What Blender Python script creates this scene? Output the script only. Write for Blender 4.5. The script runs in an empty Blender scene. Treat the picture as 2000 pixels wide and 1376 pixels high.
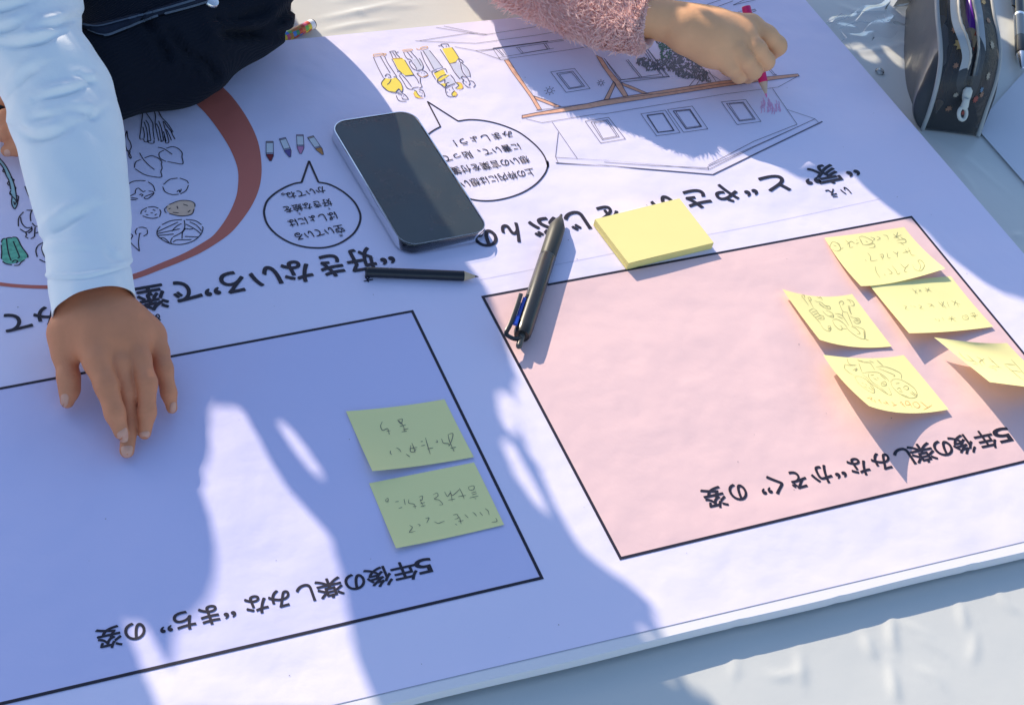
import bpy, math, random
import numpy as np
from mathutils import Vector, Matrix
from mathutils.bvhtree import BVHTree

scene = bpy.context.scene
random.seed(7)
RNG = np.random.default_rng(7)
R = math.radians

# ------------------------------------------------------------------ camera, sky, sun, exposure
# world frame: x along the printed lines of the poster, y away from the viewer, z up, poster face at z = 0
FPX = 3225.4
CU = np.array([0.9001, -0.1701, 0.4011]); CU /= np.linalg.norm(CU)
CN = np.array([0.1829, -0.6880, -0.7022]); CN -= CU * (CN @ CU); CN /= np.linalg.norm(CN)
CV = np.cross(CN, CU)
CAM = np.array([-0.4624, -0.6780, 0.8095])
AX = np.stack([CU, CV, CN])            # rows: world x, y, z axes written in camera axes (right, down, forward)
RIGHT, DOWN, FWD = AX[:, 0].copy(), AX[:, 1].copy(), AX[:, 2].copy()
cam_data = bpy.data.cameras.new('camera')
cam = bpy.data.objects.new('camera', cam_data)
scene.collection.objects.link(cam)
cam.matrix_world = Matrix(((RIGHT[0], -DOWN[0], -FWD[0], CAM[0]), (RIGHT[1], -DOWN[1], -FWD[1], CAM[1]),
                           (RIGHT[2], -DOWN[2], -FWD[2], CAM[2]), (0, 0, 0, 1)))
cam_data.sensor_width = 36.0
cam_data.lens = FPX / 2000 * 36
cam_data.clip_start = 0.02
cam_data.clip_end = 200
cam_data.dof.use_dof = False
cam_data.dof.focus_distance = 1.15
cam_data.dof.aperture_fstop = 16
scene.camera = cam

SUN_EL, SUN_AZ = R(27), R(-79)          # azimuth: the way the light travels over the table
SH = np.array([math.cos(SUN_AZ), math.sin(SUN_AZ)])
SUND = np.array([SH[0] * math.cos(SUN_EL), SH[1] * math.cos(SUN_EL), -math.sin(SUN_EL)])
world = bpy.data.worlds.new('World')
scene.world = world
world.use_nodes = True
nt = world.node_tree
sky = nt.nodes.new('ShaderNodeTexSky')
sky.sky_type = 'NISHITA'
sky.sun_disc = False
sky.sun_elevation = SUN_EL
sky.sun_rotation = math.atan2(-SH[0], -SH[1])
sky.air_density = 1.0
sky.dust_density = 0.6
sky.ozone_density = 2.4
nt.links.new(sky.outputs[0], nt.nodes['Background'].inputs[0])
nt.nodes['Background'].inputs[1].default_value = 0.14
sun_data = bpy.data.lights.new('sun', 'SUN')
sun_data.energy = 3.75
sun_data.angle = R(0.45)
sun_data.color = (1.0, 0.86, 0.66)
sun = bpy.data.objects.new('sun', sun_data)
scene.collection.objects.link(sun)
sun.rotation_euler = Vector(SUND).to_track_quat('-Z', 'Y').to_euler()
sun.location = (-0.5, 3, 2)
scene.view_settings.view_transform = 'Standard'
scene.view_settings.look = 'None'
scene.view_settings.exposure = 0.70
scene.view_settings.gamma = 1.0

# ------------------------------------------------------------------ helpers
def W(px, py, z=0.0):
    """the point at height z seen at pixel (px, py) of the photograph"""
    d = AX @ np.array([(px - 1000) / FPX, (py - 688) / FPX, 1.0])
    return CAM + d * ((z - CAM[2]) / d[2])

def proj(p):
    q = (np.asarray(p) - CAM) @ AX
    return np.stack([1000 + FPX * q[..., 0] / q[..., 2], 688 + FPX * q[..., 1] / q[..., 2]], -1)

def mpp(p):
    return ((np.asarray(p) - CAM) @ FWD) / FPX

def crop(ox, oy, s):
    def f(*pts):
        return [(ox + x / s, oy + y / s) + tuple(r) for x, y, *r in pts]
    return f

def smooth(pts, n=6, closed=False):
    P = np.array(pts, float)
    if len(P) < 3:
        return [tuple(p) for p in P]
    out = []
    N = len(P)
    for i in range(N if closed else N - 1):
        p0 = P[(i - 1) % N] if (closed or i > 0) else 2 * P[0] - P[1]
        p1, p2 = P[i], P[(i + 1) % N]
        p3 = P[(i + 2) % N] if (closed or i + 2 < N) else 2 * P[-1] - P[-2]
        for k in range(n):
            t = k / n
            out.append(.5 * (2 * p1 + (p2 - p0) * t + (2 * p0 - 5 * p1 + 4 * p2 - p3) * t * t + (3 * p1 - p0 - 3 * p2 + p3) * t ** 3))
    if not closed:
        out.append(P[-1])
    return [tuple(p) for p in out]

class MB:
    def __init__(s):
        s.v, s.f, s.m = [], [], []
    def add(s, verts, faces, mat=0):
        o = len(s.v)
        s.v.extend([tuple(map(float, p)) for p in verts])
        for f in faces:
            s.f.append(tuple(o + i for i in f)); s.m.append(mat)
    def poly(s, pts, mat=0):
        s.add(pts, [tuple(range(len(pts)))], mat)
    def ribbon(s, pts, w, mat=0, normals=None, taper=False, closed=False):
        P = [np.asarray(p, float) for p in pts]
        Q = [P[0]]
        for p in P[1:]:
            if np.linalg.norm(p - Q[-1]) > 1e-6: Q.append(p)
        P = Q
        n = len(P)
        if n < 2: return
        vs = []
        for i in range(n):
            a = P[(i - 1) % n] if (closed or i > 0) else P[i]
            b = P[(i + 1) % n] if (closed or i < n - 1) else P[i]
            t0 = P[i] - a; t1 = b - P[i]
            t0 = t0 / (np.linalg.norm(t0) + 1e-12); t1 = t1 / (np.linalg.norm(t1) + 1e-12)
            t = t0 + t1; t = t / (np.linalg.norm(t) + 1e-12)
            nn = np.array([0, 0, 1.]) if normals is None else normals[i]
            sd = np.cross(nn, t); sd = sd / (np.linalg.norm(sd) + 1e-12)
            c = 1.0
            ref = t1 if np.linalg.norm(t1) > .5 else t0
            c = max(.45, abs(ref @ t))
            ww = w * .5 / c
            if taper and not closed: ww *= (.45 + .55 * math.sin(math.pi * (i + .35) / (n - .3)))
            vs += [P[i] + sd * ww, P[i] - sd * ww]
        fs = [(2 * i, 2 * i + 1, 2 * i + 3, 2 * i + 2) for i in range(n - 1)]
        if closed: fs.append((2 * n - 2, 2 * n - 1, 1, 0))
        s.add(vs, fs, mat)
    def rings(s, rings, mat=0, cap0=True, cap1=True, closed=True):
        o = len(s.v); m = len(rings[0])
        for r in rings: s.v.extend([tuple(map(float, p)) for p in r])
        for i in range(len(rings) - 1):
            for j in range(m if closed else m - 1):
                a, b = o + i * m + j, o + i * m + (j + 1) % m
                s.f.append((a, b, b + m, a + m)); s.m.append(mat)
        if closed and cap0: s.f.append(tuple(o + j for j in reversed(range(m)))); s.m.append(mat)
        if closed and cap1: s.f.append(tuple(o + (len(rings) - 1) * m + j for j in range(m))); s.m.append(mat)
    def lathe(s, a, b, prof, seg=20, mat=0, hexa=False, cap0=True, cap1=True, squash=1.0):
        """prof: (t along a->b in metres or fraction, radius)"""
        a, b = np.asarray(a, float), np.asarray(b, float)
        d = b - a; L = np.linalg.norm(d); d /= L
        up = np.array([0, 0, 1.]) if abs(d[2]) < .9 else np.array([1., 0, 0])
        sx = np.cross(d, up); sx /= np.linalg.norm(sx); sy = np.cross(sx, d)
        rr = []
        for t, r in prof:
            c = a + d * (t * L)
            rr.append([c + (sx * math.cos(2 * math.pi * k / seg) + sy * squash * math.sin(2 * math.pi * k / seg)) * r for k in range(seg)])
        s.rings(rr, mat, cap0, cap1)
    def build(s, name, mats, parent=None, smooth_=False, sharp=None):
        base = root_loc(parent)
        me = bpy.data.meshes.new(name)
        me.from_pydata([(x - base[0], y - base[1], z - base[2]) for x, y, z in s.v], [], s.f)
        for m in (mats if isinstance(mats, (list, tuple)) else [mats]): me.materials.append(m)
        me.polygons.foreach_set('material_index', s.m)
        if smooth_: me.polygons.foreach_set('use_smooth', [True] * len(me.polygons))
        me.update()
        o = bpy.data.objects.new(name, me)
        scene.collection.objects.link(o)
        if parent is not None: o.parent = parent
        if sharp is not None and smooth_:
            me.set_sharp_from_angle(angle=R(sharp))
        return o

def root_loc(o):
    p = np.zeros(3)
    while o is not None:
        p = p + np.array(o.location); o = o.parent
    return p

def thing(name, label, cat, loc, group=None):
    o = bpy.data.objects.new(name, None)
    scene.collection.objects.link(o)
    o.location = tuple(map(float, loc)); o.empty_display_size = .02
    o['label'] = label; o['category'] = cat
    if group: o['group'] = group
    return o

def tag(o, label, cat, group=None):
    o['label'] = label; o['category'] = cat
    if group: o['group'] = group
    return o

def structure(o):
    o['kind'] = 'structure'; return o

# ------------------------------------------------------------------ materials
def mat(name, col, rough=.6, spec=.4, bump=None, var=0.0, varscale=60., metal=0., sss=0., sheen=0., coat=0., trans=0., tcol=None):
    m = bpy.data.materials.new(name); m.use_nodes = True
    t = m.node_tree; b = t.nodes['Principled BSDF']
    b.inputs['Base Color'].default_value = (*col, 1)
    b.inputs['Roughness'].default_value = rough
    b.inputs['Specular IOR Level'].default_value = spec
    b.inputs['Metallic'].default_value = metal
    if sss:
        b.inputs['Subsurface Weight'].default_value = sss
        b.inputs['Subsurface Radius'].default_value = (1.0, .4, .2)
        b.inputs['Subsurface Scale'].default_value = .004
    if sheen:
        b.inputs['Sheen Weight'].default_value = sheen
    if coat:
        b.inputs['Coat Weight'].default_value = coat; b.inputs['Coat Roughness'].default_value = .05
    geo = t.nodes.new('ShaderNodeNewGeometry')
    if var:
        n = t.nodes.new('ShaderNodeTexNoise'); n.inputs['Scale'].default_value = varscale; n.inputs['Detail'].default_value = 5
        t.links.new(geo.outputs['Position'], n.inputs['Vector'])
        mx = t.nodes.new('ShaderNodeMix'); mx.data_type = 'RGBA'
        mx.inputs[6].default_value = (*[max(0, c * (1 - var)) for c in col], 1)
        mx.inputs[7].default_value = (*[min(1, c * (1 + var)) for c in col], 1)
        t.links.new(n.outputs['Fac'], mx.inputs[0]); t.links.new(mx.outputs[2], b.inputs['Base Color'])
    if bump:
        prev = None
        for sc_, dist, st, det in bump:
            n = t.nodes.new('ShaderNodeTexNoise'); n.inputs['Scale'].default_value = sc_; n.inputs['Detail'].default_value = det
            t.links.new(geo.outputs['Position'], n.inputs['Vector'])
            bp = t.nodes.new('ShaderNodeBump'); bp.inputs['Distance'].default_value = dist; bp.inputs['Strength'].default_value = st
            t.links.new(n.outputs['Fac'], bp.inputs['Height'])
            if prev: t.links.new(prev.outputs[0], bp.inputs['Normal'])
            prev = bp
        t.links.new(prev.outputs[0], b.inputs['Normal'])
    if trans:
        tr = t.nodes.new('ShaderNodeBsdfTranslucent'); tr.inputs[0].default_value = (*(tcol or col), 1)
        ms = t.nodes.new('ShaderNodeMixShader'); ms.inputs[0].default_value = trans
        out = t.nodes['Material Output']
        t.links.new(b.outputs[0], ms.inputs[1]); t.links.new(tr.outputs[0], ms.inputs[2]); t.links.new(ms.outputs[0], out.inputs[0])
    return m

def clear_plastic(name, tint, gloss=.12, rough=.06, bumpscale=0, bumpdist=.001, dark=None, ior=1.45, gcol=.8):
    m = bpy.data.materials.new(name); m.use_nodes = True
    t = m.node_tree; t.nodes.remove(t.nodes['Principled BSDF']); out = t.nodes['Material Output']
    tr = t.nodes.new('ShaderNodeBsdfTransparent'); tr.inputs[0].default_value = (*tint, 1)
    gl = t.nodes.new('ShaderNodeBsdfGlossy'); gl.inputs[0].default_value = (gcol, gcol, gcol, 1); gl.inputs['Roughness'].default_value = rough
    fr = t.nodes.new('ShaderNodeFresnel'); fr.inputs[0].default_value = ior
    ad = t.nodes.new('ShaderNodeMath'); ad.operation = 'ADD'; ad.inputs[1].default_value = gloss * .3
    t.links.new(fr.outputs[0], ad.inputs[0])
    ms = t.nodes.new('ShaderNodeMixShader')
    t.links.new(ad.outputs[0], ms.inputs[0]); t.links.new(tr.outputs[0], ms.inputs[1]); t.links.new(gl.outputs[0], ms.inputs[2])
    last = ms
    if dark:
        df = t.nodes.new('ShaderNodeBsdfDiffuse'); df.inputs[0].default_value = (*dark[0], 1)
        m2 = t.nodes.new('ShaderNodeMixShader'); m2.inputs[0].default_value = dark[1]
        t.links.new(ms.outputs[0], m2.inputs[1]); t.links.new(df.outputs[0], m2.inputs[2]); last = m2
    if bumpscale:
        geo = t.nodes.new('ShaderNodeNewGeometry'); n = t.nodes.new('ShaderNodeTexNoise'); n.inputs['Scale'].default_value = bumpscale
        n.inputs['Detail'].default_value = 3
        t.links.new(geo.outputs['Position'], n.inputs['Vector'])
        bp = t.nodes.new('ShaderNodeBump'); bp.inputs['Distance'].default_value = bumpdist
        t.links.new(n.outputs['Fac'], bp.inputs['Height'])
        t.links.new(bp.outputs[0], gl.inputs['Normal']); t.links.new(bp.outputs[0], fr.inputs['Normal'])
    t.links.new(last.outputs[0], out.inputs[0])
    return m

PB = [(7, .014, .48, 2), (21, .0045, .42, 2), (60, .0014, .28, 3)]      # gentle waves of large printed paper
def paper(name, col, rough=.5): return mat(name, col, rough, .35, bump=PB)
M = {}
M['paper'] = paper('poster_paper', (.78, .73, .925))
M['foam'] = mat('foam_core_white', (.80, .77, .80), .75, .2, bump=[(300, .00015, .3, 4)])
M['blue_print'] = paper('print_pale_blue', (.625, .605, .875))
M['pink_print'] = paper('print_pale_pink', (.80, .555, .56))
M['ink'] = mat('black_print_ink', (.016, .013, .03), .5, .35)
M['fine_ink'] = mat('fine_grey_ink', (.085, .08, .13), .5, .3)
M['brown_print'] = paper('print_red_brown', (.58, .155, .115))
M['seam'] = mat('seam_grey', (.46, .45, .56), .6, .3)
M['green_crayon'] = mat('green_coloured_pencil', (.16, .50, .34), .75, .2, var=.55, varscale=320)
M['teal_wash'] = mat('pale_teal_print', (.36, .58, .62), .7, .2, var=.15, varscale=200)
M['beige_fill'] = mat('beige_pencil', (.80, .56, .42), .75, .2, var=.12, varscale=250)
M['yellow_fill'] = mat('print_yellow', (.84, .66, .10), .55, .3)
M['grey_fill'] = mat('print_pale_grey', (.60, .60, .74), .55, .3)
M['orange_pencil'] = mat('orange_coloured_pencil', (.88, .44, .31), .75, .2, var=.3, varscale=240)
M['pink_scribble'] = mat('pink_pencil_scribble', (.76, .42, .66), .75, .2, var=.2, varscale=300)
M['leaf_ink'] = mat('dark_leaf_ink', (.15, .16, .20), .6, .3, var=.4, varscale=250)
M['leaf_green'] = mat('green_leaf_pencil', (.09, .20, .15), .7, .2, var=.4, varscale=250)
M['pencil_line'] = mat('graphite_pencil', (.30, .28, .15), .6, .4)
M['graphite_dark'] = mat('graphite_pencil_dark', (.15, .15, .12), .6, .4)
M['red_pencil_line'] = mat('red_pencil_line', (.72, .30, .10), .7, .2)
M['note'] = mat('yellow_note_paper', (.97, .91, .42), .7, .2, bump=[(40, .002, .25, 2)], trans=.09, tcol=(.98, .60, .12))
M['pad_edge'] = mat('yellow_pad_edge', (.86, .72, .28), .8, .15, bump=[(900, .0005, .5, 2)])
M['pad_top'] = mat('yellow_pad_top', (.87, .78, .33), .7, .2, bump=[(30, .002, .2, 2)])
M['skin_tan'] = mat('tan_skin', (.69, .262, .128), .55, .32, bump=[(240, .0007, .42, 5), (1300, .00022, .55, 3)], var=.17, varscale=60, sss=.05)
M['skin_light'] = mat('light_tan_skin', (.80, .42, .215), .55, .32, bump=[(260, .0005, .35, 4), (1300, .00018, .45, 3)], var=.11, varscale=55, sss=.05)
M['nail'] = mat('fingernail', (.74, .36, .24), .38, .5)
M['jersey'] = mat('white_jersey', (.87, .885, .89), .92, .08, bump=[(1100, .00025, .5, 2), (110, .0012, .28, 3), (45, .0030, .30, 2)])
M['stitch'] = mat('pale_stitching', (.55, .62, .70), .8, .2)
M['denim'] = mat('dark_blue_denim', (.009, .015, .032), .8, .2, bump=[(700, .0006, .5, 2)], var=.4, varscale=300)
M['denim_edge'] = mat('worn_denim_edge', (.085, .11, .15), .85, .2, var=.3, varscale=400)
M['steel'] = mat('bright_steel', (.75, .75, .76), .25, .5, metal=1.)
M['fleece'] = mat('pink_fleece', (.98, .68, .62), .9, .1, var=.12, varscale=160, sheen=.3, trans=.38)
M['lining'] = mat('pink_lining', (.72, .52, .52), .8, .2, bump=[(300, .0008, .4, 3)])
M['cloth'] = mat('white_plastic_tablecloth', (.60, .605, .58), .30, .5, bump=[(10, .008, .30, 2), (45, .0012, .22, 3), (160, .0003, .2, 2)], var=.04, varscale=8)
M['ground'] = mat('grey_paving', (.30, .29, .27), .9, .2, var=.25, varscale=6, bump=[(60, .004, .4, 4)])

def knit_material():
    m = bpy.data.materials.new('navy_rib_knit'); m.use_nodes = True
    t = m.node_tree; b = t.nodes['Principled BSDF']
    b.inputs['Base Color'].default_value = (.0095, .012, .020, 1); b.inputs['Roughness'].default_value = .95
    b.inputs['Specular IOR Level'].default_value = .08
    b.inputs['Sheen Weight'].default_value = .03; b.inputs['Sheen Roughness'].default_value = .4
    geo = t.nodes.new('ShaderNodeNewGeometry')
    mp = t.nodes.new('ShaderNodeMapping'); mp.inputs['Rotation'].default_value = (0, 0, R(70))
    w = t.nodes.new('ShaderNodeTexWave'); w.inputs['Scale'].default_value = 150; w.inputs['Distortion'].default_value = 1.6
    w.inputs['Detail'].default_value = 2; w.inputs['Detail Scale'].default_value = 1.2
    t.links.new(geo.outputs['Position'], mp.inputs[0]); t.links.new(mp.outputs[0], w.inputs[0])
    bp = t.nodes.new('ShaderNodeBump'); bp.inputs['Distance'].default_value = .0007; bp.inputs['Strength'].default_value = .45
    t.links.new(w.outputs['Fac'], bp.inputs['Height'])
    n = t.nodes.new('ShaderNodeTexNoise'); n.inputs['Scale'].default_value = 700
    t.links.new(geo.outputs['Position'], n.inputs['Vector'])
    b2 = t.nodes.new('ShaderNodeBump'); b2.inputs['Distance'].default_value = .0006; b2.inputs['Strength'].default_value = .6
    t.links.new(n.outputs['Fac'], b2.inputs['Height']); t.links.new(bp.outputs[0], b2.inputs['Normal'])
    t.links.new(b2.outputs[0], b.inputs['Normal'])
    return m
M['knit'] = knit_material()

# ------------------------------------------------------------------ signed-distance modelling (hands, bodies)
def rcone(P, a, b, ra, rb):
    ab = b - a; L2 = ab @ ab + 1e-12
    h = np.clip(((P - a) @ ab) / L2, 0, 1)
    return np.linalg.norm(P - a - h[..., None] * ab, axis=-1) - (ra + (rb - ra) * h)

def smin(a, b, k):
    h = np.clip(.5 + .5 * (b - a) / k, 0, 1)
    return b * (1 - h) + a * h - k * h * (1 - h)

def surface_nets(val, org, h):
    """naive surface nets over a grid of signed distances -> verts, quads"""
    nx, ny, nz = val.shape
    neg = val < 0
    c = np.zeros((nx - 1, ny - 1, nz - 1), int)
    for dx in (0, 1):
        for dy in (0, 1):
            for dz in (0, 1):
                c += neg[dx:nx - 1 + dx, dy:ny - 1 + dy, dz:nz - 1 + dz]
    act = (c > 0) & (c < 8)
    idx = -np.ones(act.shape, int); I = np.argwhere(act); idx[act] = np.arange(len(I))
    acc = np.zeros((len(I), 3)); cnt = np.zeros(len(I))
    corners = [(x, y, z) for x in (0, 1) for y in (0, 1) for z in (0, 1)]
    for i, p in enumerate(corners):
        for q in corners[i + 1:]:
            if sum(abs(p[k] - q[k]) for k in range(3)) != 1: continue
            a = val[I[:, 0] + p[0], I[:, 1] + p[1], I[:, 2] + p[2]]; b = val[I[:, 0] + q[0], I[:, 1] + q[1], I[:, 2] + q[2]]
            m = (a < 0) != (b < 0)
            t = np.where(m, a / np.where(m, a - b, 1), 0)
            pt = np.array(p) + t[:, None] * (np.array(q) - np.array(p))
            acc += pt * m[:, None]; cnt += m
    V = org + h * (I + acc / cnt[:, None])
    F = []
    for ax in range(3):
        sl0 = [slice(None)] * 3; sl1 = [slice(None)] * 3
        sl0[ax] = slice(0, -1); sl1[ax] = slice(1, None)
        a, b = neg[tuple(sl0)], neg[tuple(sl1)]
        E = np.argwhere(a != b)
        o1, o2 = [(1, 2), (2, 0), (0, 1)][ax]
        ok = (E[:, o1] > 0) & (E[:, o2] > 0) & (E[:, o1] < val.shape[o1] - 1) & (E[:, o2] < val.shape[o2] - 1)
        E = E[ok]
        fl = a[E[:, 0], E[:, 1], E[:, 2]]
        def at(d1, d2):
            q = E.copy(); q[:, o1] -= d1; q[:, o2] -= d2
            return idx[q[:, 0], q[:, 1], q[:, 2]]
        q0, q1, q2, q3 = at(1, 1), at(0, 1), at(0, 0), at(1, 0)
        Q = np.stack([q0, q1, q2, q3], 1); Q[~fl] = Q[~fl][:, ::-1]
        F.append(Q)
    return V, np.concatenate(F)

def sdf_mesh(fn, lo, hi, h):
    lo, hi = np.array(lo), np.array(hi)
    n = np.ceil((hi - lo) / h).astype(int) + 1
    g = np.stack(np.meshgrid(*[lo[k] + h * np.arange(n[k]) for k in range(3)], indexing='ij'), -1)
    return surface_nets(fn(g), lo, h)

def bvh_of(o):
    me = o.data; base = root_loc(o.parent)
    return BVHTree.FromPolygons([tuple(np.array(v.co) + base) for v in me.vertices], [tuple(p.vertices) for p in me.polygons])

def hit(bvh, px, py):
    d = W(px, py, 0) - CAM; d /= np.linalg.norm(d)
    co, nn, i, dist = bvh.ray_cast(Vector(CAM), Vector(d))
    if co is None: return None
    nn = np.array(nn)
    if nn @ d > 0: nn = -nn
    return np.array(co), nn

def lines_on(mb, bvh, strokes, w, mt=0, lift=.00025, n=4, taper=True, step=2.5):
    """pencil or pen strokes traced as pixels, laid on a surface"""
    for s in strokes:
        q = smooth([p[:2] for p in s], n) if len(s) > 2 else s
        dense = []
        for a, b in zip(q[:-1], q[1:]):
            k = max(1, int(math.hypot(b[0] - a[0], b[1] - a[1]) / step))
            dense += [(a[0] + (b[0] - a[0]) * i / k, a[1] + (b[1] - a[1]) * i / k) for i in range(k)]
        dense.append(q[-1])
        P, N = [], []
        for x, y in dense:
            r = hit(bvh, x, y)
            if r is None:
                if len(P) > 1: mb.ribbon(P, w, mt, N, taper)
                P, N = [], []; continue
            P.append(r[0] + r[1] * lift); N.append(r[1])
        if len(P) > 1: mb.ribbon(P, w, mt, N, taper)

def hand_sdf(palm, fingers, k=.012, web=.0011, folds=()):
    """a palm of blended cones; each finger is blended into the palm, the fingers hardly into each other"""
    def ch(P, joints, kk):
        d = None
        for (a, ra), (b, rb) in zip(joints[:-1], joints[1:]):
            c = rcone(P, a, b, ra, rb); d = c if d is None else smin(d, c, kk)
        return d
    def fn(P):
        pd_ = None
        for j in palm:
            d = ch(P, j, .010); pd_ = d if pd_ is None else smin(pd_, d, k)
        out = pd_
        for joints, kb in fingers:
            out = smin(out, smin(pd_, ch(P, joints, .0035), kb), web)
        for c, ax_, r, dep in folds:                                 # skin creases across the knuckles
            q = P - c; along = q @ ax_; near = np.exp(-(np.sum(q * q, -1)) / (1.25 * r) ** 2)
            for o in (-.0024, 0., .0022):
                out = out + dep * near * np.exp(-((along - o) / .00075) ** 2) * (1 if o == 0 else .6)
        return out
    return fn

# ------------------------------------------------------------------ lettering from the built-in font
_glyph = {}
def glyph(ch):
    if ch in _glyph: return _glyph[ch]
    cu = bpy.data.curves.new('glyph', 'FONT'); cu.body = ch; cu.size = 1; cu.resolution_u = 5
    o = bpy.data.objects.new('glyph', cu); scene.collection.objects.link(o)
    bpy.context.view_layer.update()
    me = bpy.data.meshes.new_from_object(o.evaluated_get(bpy.context.evaluated_depsgraph_get()))
    v = np.array([p.co[:] for p in me.vertices]).reshape(-1, 3); f = [tuple(p.vertices) for p in me.polygons]
    bpy.data.objects.remove(o); bpy.data.curves.remove(cu); bpy.data.meshes.remove(me)
    _glyph[ch] = (v, f)
    return _glyph[ch]

def put_text(mb, s, A, B, H, z, bold=.0, mt=0, full=.92):
    """s set from A to B (world points on the glyphs' foot line), letters rising by vector H"""
    v, f = glyph(s)
    if not len(v): return
    x0, x1 = v[:, 0].min(), v[:, 0].max()
    A, B, H = np.array(A[:2]), np.array(B[:2]), np.array(H[:2])
    ex = (B - A) / (x1 - x0); ey = H / full
    rb = bold * np.linalg.norm(H)
    offs = [(0, 0)] + ([(rb * math.cos(a), rb * math.sin(a)) for a in np.linspace(0, 2 * math.pi, 9)[:-1]] if bold else [])
    for k, (ox, oy) in enumerate(offs):
        P = A + (v[:, :1] - x0) * ex + (v[:, 1:2] + .08) * ey + np.array([ox, oy])
        mb.add([(p[0], p[1], z + k * 3e-6) for p in P], f, mt)

def text_line(mb, conv, p0, p1, href, chunks, z=.00045, bold=.024, mt=0, full_=.92):
    """p0, p1: two crop points of the foot line; href: a crop point at the letters' tops; chunks: (text, crop x of start, crop x of end)"""
    (a,), (b,), (h,) = conv(p0), conv(p1), conv(href)
    A, B, Hh = W(*a), W(*b), W(*h)
    d = (B - A)[:2]; d /= np.linalg.norm(d)
    r = (Hh - A)[:2]; Hn = r - d * (r @ d)
    q0, q1 = proj(np.array([A[0], A[1], 0.])), proj(np.array([A[0] + Hn[0], A[1] + Hn[1], 0.]))
    (c0_,), (c1_,) = conv((0, 0)), conv((1, 0)); sc_ = 1 / (c1_[0] - c0_[0])
    hx = (q1[0] - q0[0]) * sc_
    for s, xr, xl in chunks:
        v = glyph(s)[0]
        if not len(v): continue
        f0, f1 = (v[:, 1].min() + .08) / full_, (v[:, 1].max() + .08) / full_
        P = []
        for x, fr in ((xr, f1 - .08), (xl, f0 + .10)):
            x = x - .5 * hx * fr
            y = p0[1] + (p1[1] - p0[1]) * (x - p0[0]) / (p1[0] - p0[0])
            (q,) = conv((x, y)); P.append(W(*q))
        put_text(mb, s, P[0], P[1], Hn, z, bold, mt)

def ink(mb, strokes, w, mt=0, z=.0004, n=5, closed=False, sm=True):
    for s in strokes:
        q = smooth([p[:2] for p in s], n, closed) if (sm and len(s) > 2) else [p[:2] for p in s]
        mb.ribbon([W(x, y, z) for x, y in q], w, mt, closed=closed)

def fill(mb, pts, mt=0, z=.0003, sm=False):
    q = smooth(pts, 5, True) if sm else pts
    mb.poly([W(p[0], p[1], z) for p in q][::-1], mt)

def ell(cx, cy, rx, ry, a0=0, a1=360, rot=0, n=20):
    out = []
    for k in range(n + 1):
        a = R(a0 + (a1 - a0) * k / n); x, y = rx * math.cos(a), ry * math.sin(a)
        c, s = math.cos(R(rot)), math.sin(R(rot)); out.append((cx + x * c - y * s, cy + x * s + y * c))
    return out

# ------------------------------------------------------------------ setting: paving, table under its white plastic cloth
CLOTH_Z = -0.0115
mb = MB(); mb.poly([(-12, -12, -.75), (12, -12, -.75), (12, 12, -.75), (-12, 12, -.75)])
structure(mb.build('ground', M['ground']))

def nz(x, y, s, seed):
    r = np.random.default_rng(seed); out = np.zeros_like(x)
    for k in range(14):
        a = r.uniform(0, 2 * math.pi); f = s * r.uniform(.5, 2.0); ph = r.uniform(0, 6.28)
        out += np.sin((x * math.cos(a) + y * math.sin(a)) * f + ph) / 14 ** .5
    return out

xs = np.concatenate([np.linspace(-1.0, -.46, 14)[:-1], np.arange(-.46, .80, .0026), np.linspace(.80, 1.5, 16)])
ys = np.concatenate([np.linspace(-.62, -.40, 12)[:-1], np.arange(-.40, .52, .0026), np.linspace(.52, .95, 16)])
X, Y = np.meshgrid(xs, ys, indexing='ij')
Z = np.full_like(X, CLOTH_Z) + .0006 * nz(X, Y, 16, 3) + .00012 * nz(X, Y, 60, 5)
c1 = crop(1000, 800, 2); c2 = crop(600, 0, 2.857); c3 = crop(1200, 0, 2.5); c3b = crop(1740, 0, 4.746)
creases = [(c1((1478, 790), (1482, 880), (1500, 960)), 2.2), (c1((1372, 865), (1395, 930), (1425, 985)), 2.0), (c1((1120, 930), (1128, 1020), (1135, 1092)), 1.6),
           (c1((1470, 975), (1490, 1080), (1503, 1155)), 2.2), (c1((1742, 745), (1760, 810), (1772, 880)), 1.8), (c1((1500, 820), (1580, 860), (1665, 905)), 1.3),
           (c1((1560, 880), (1640, 920), (1720, 985)), 1.2), (c1((860, 930), (870, 1010), (862, 1060)), 1.1), (c1((1800, 840), (1805, 930), (1790, 1000)), 1.3),
           (c1((980, 1030), (1060, 1040), (1150, 1010)), 1.0), (c1((1560, 1000), (1640, 1040), (1700, 1110)), 1.0), (c1((1880, 690), (1930, 760), (1990, 800)), 1.2),
           (c2((60, 190), (250, 150), (500, 110)), 1.6), (c2((40, 120), (200, 90), (420, 40), (560, 0)), 1.6), (c2((250, 60), (300, 80), (330, 100)), 1.3),
           (c2((430, 60), (520, 40), (640, 30)), 1.0), (c2((120, 20), (260, 0), (380, -30)), 1.2), (c2((300, 170), (330, 190), (420, 180)), .8),
           (c3((1150, 262), (1250, 252), (1400, 225)), 1.4), (c3((1310, 235), (1380, 290), (1450, 345)), 1.6), (c3((1060, 10), (1200, 60), (1400, 50)), .8),
           (c3((1500, 640), (1700, 760), (2000, 1010)), .9), (c3((1940, 1155), (1970, 1150), (2010, 1142)), 1.6), (c3((1560, 760), (1700, 850), (1800, 1000)), .8),
           (c3b((1000, 1200), (1120, 1170), (1234, 1165)), .9), (c3b((20, 420), (100, 410), (180, 405)), 1.2)]
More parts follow.
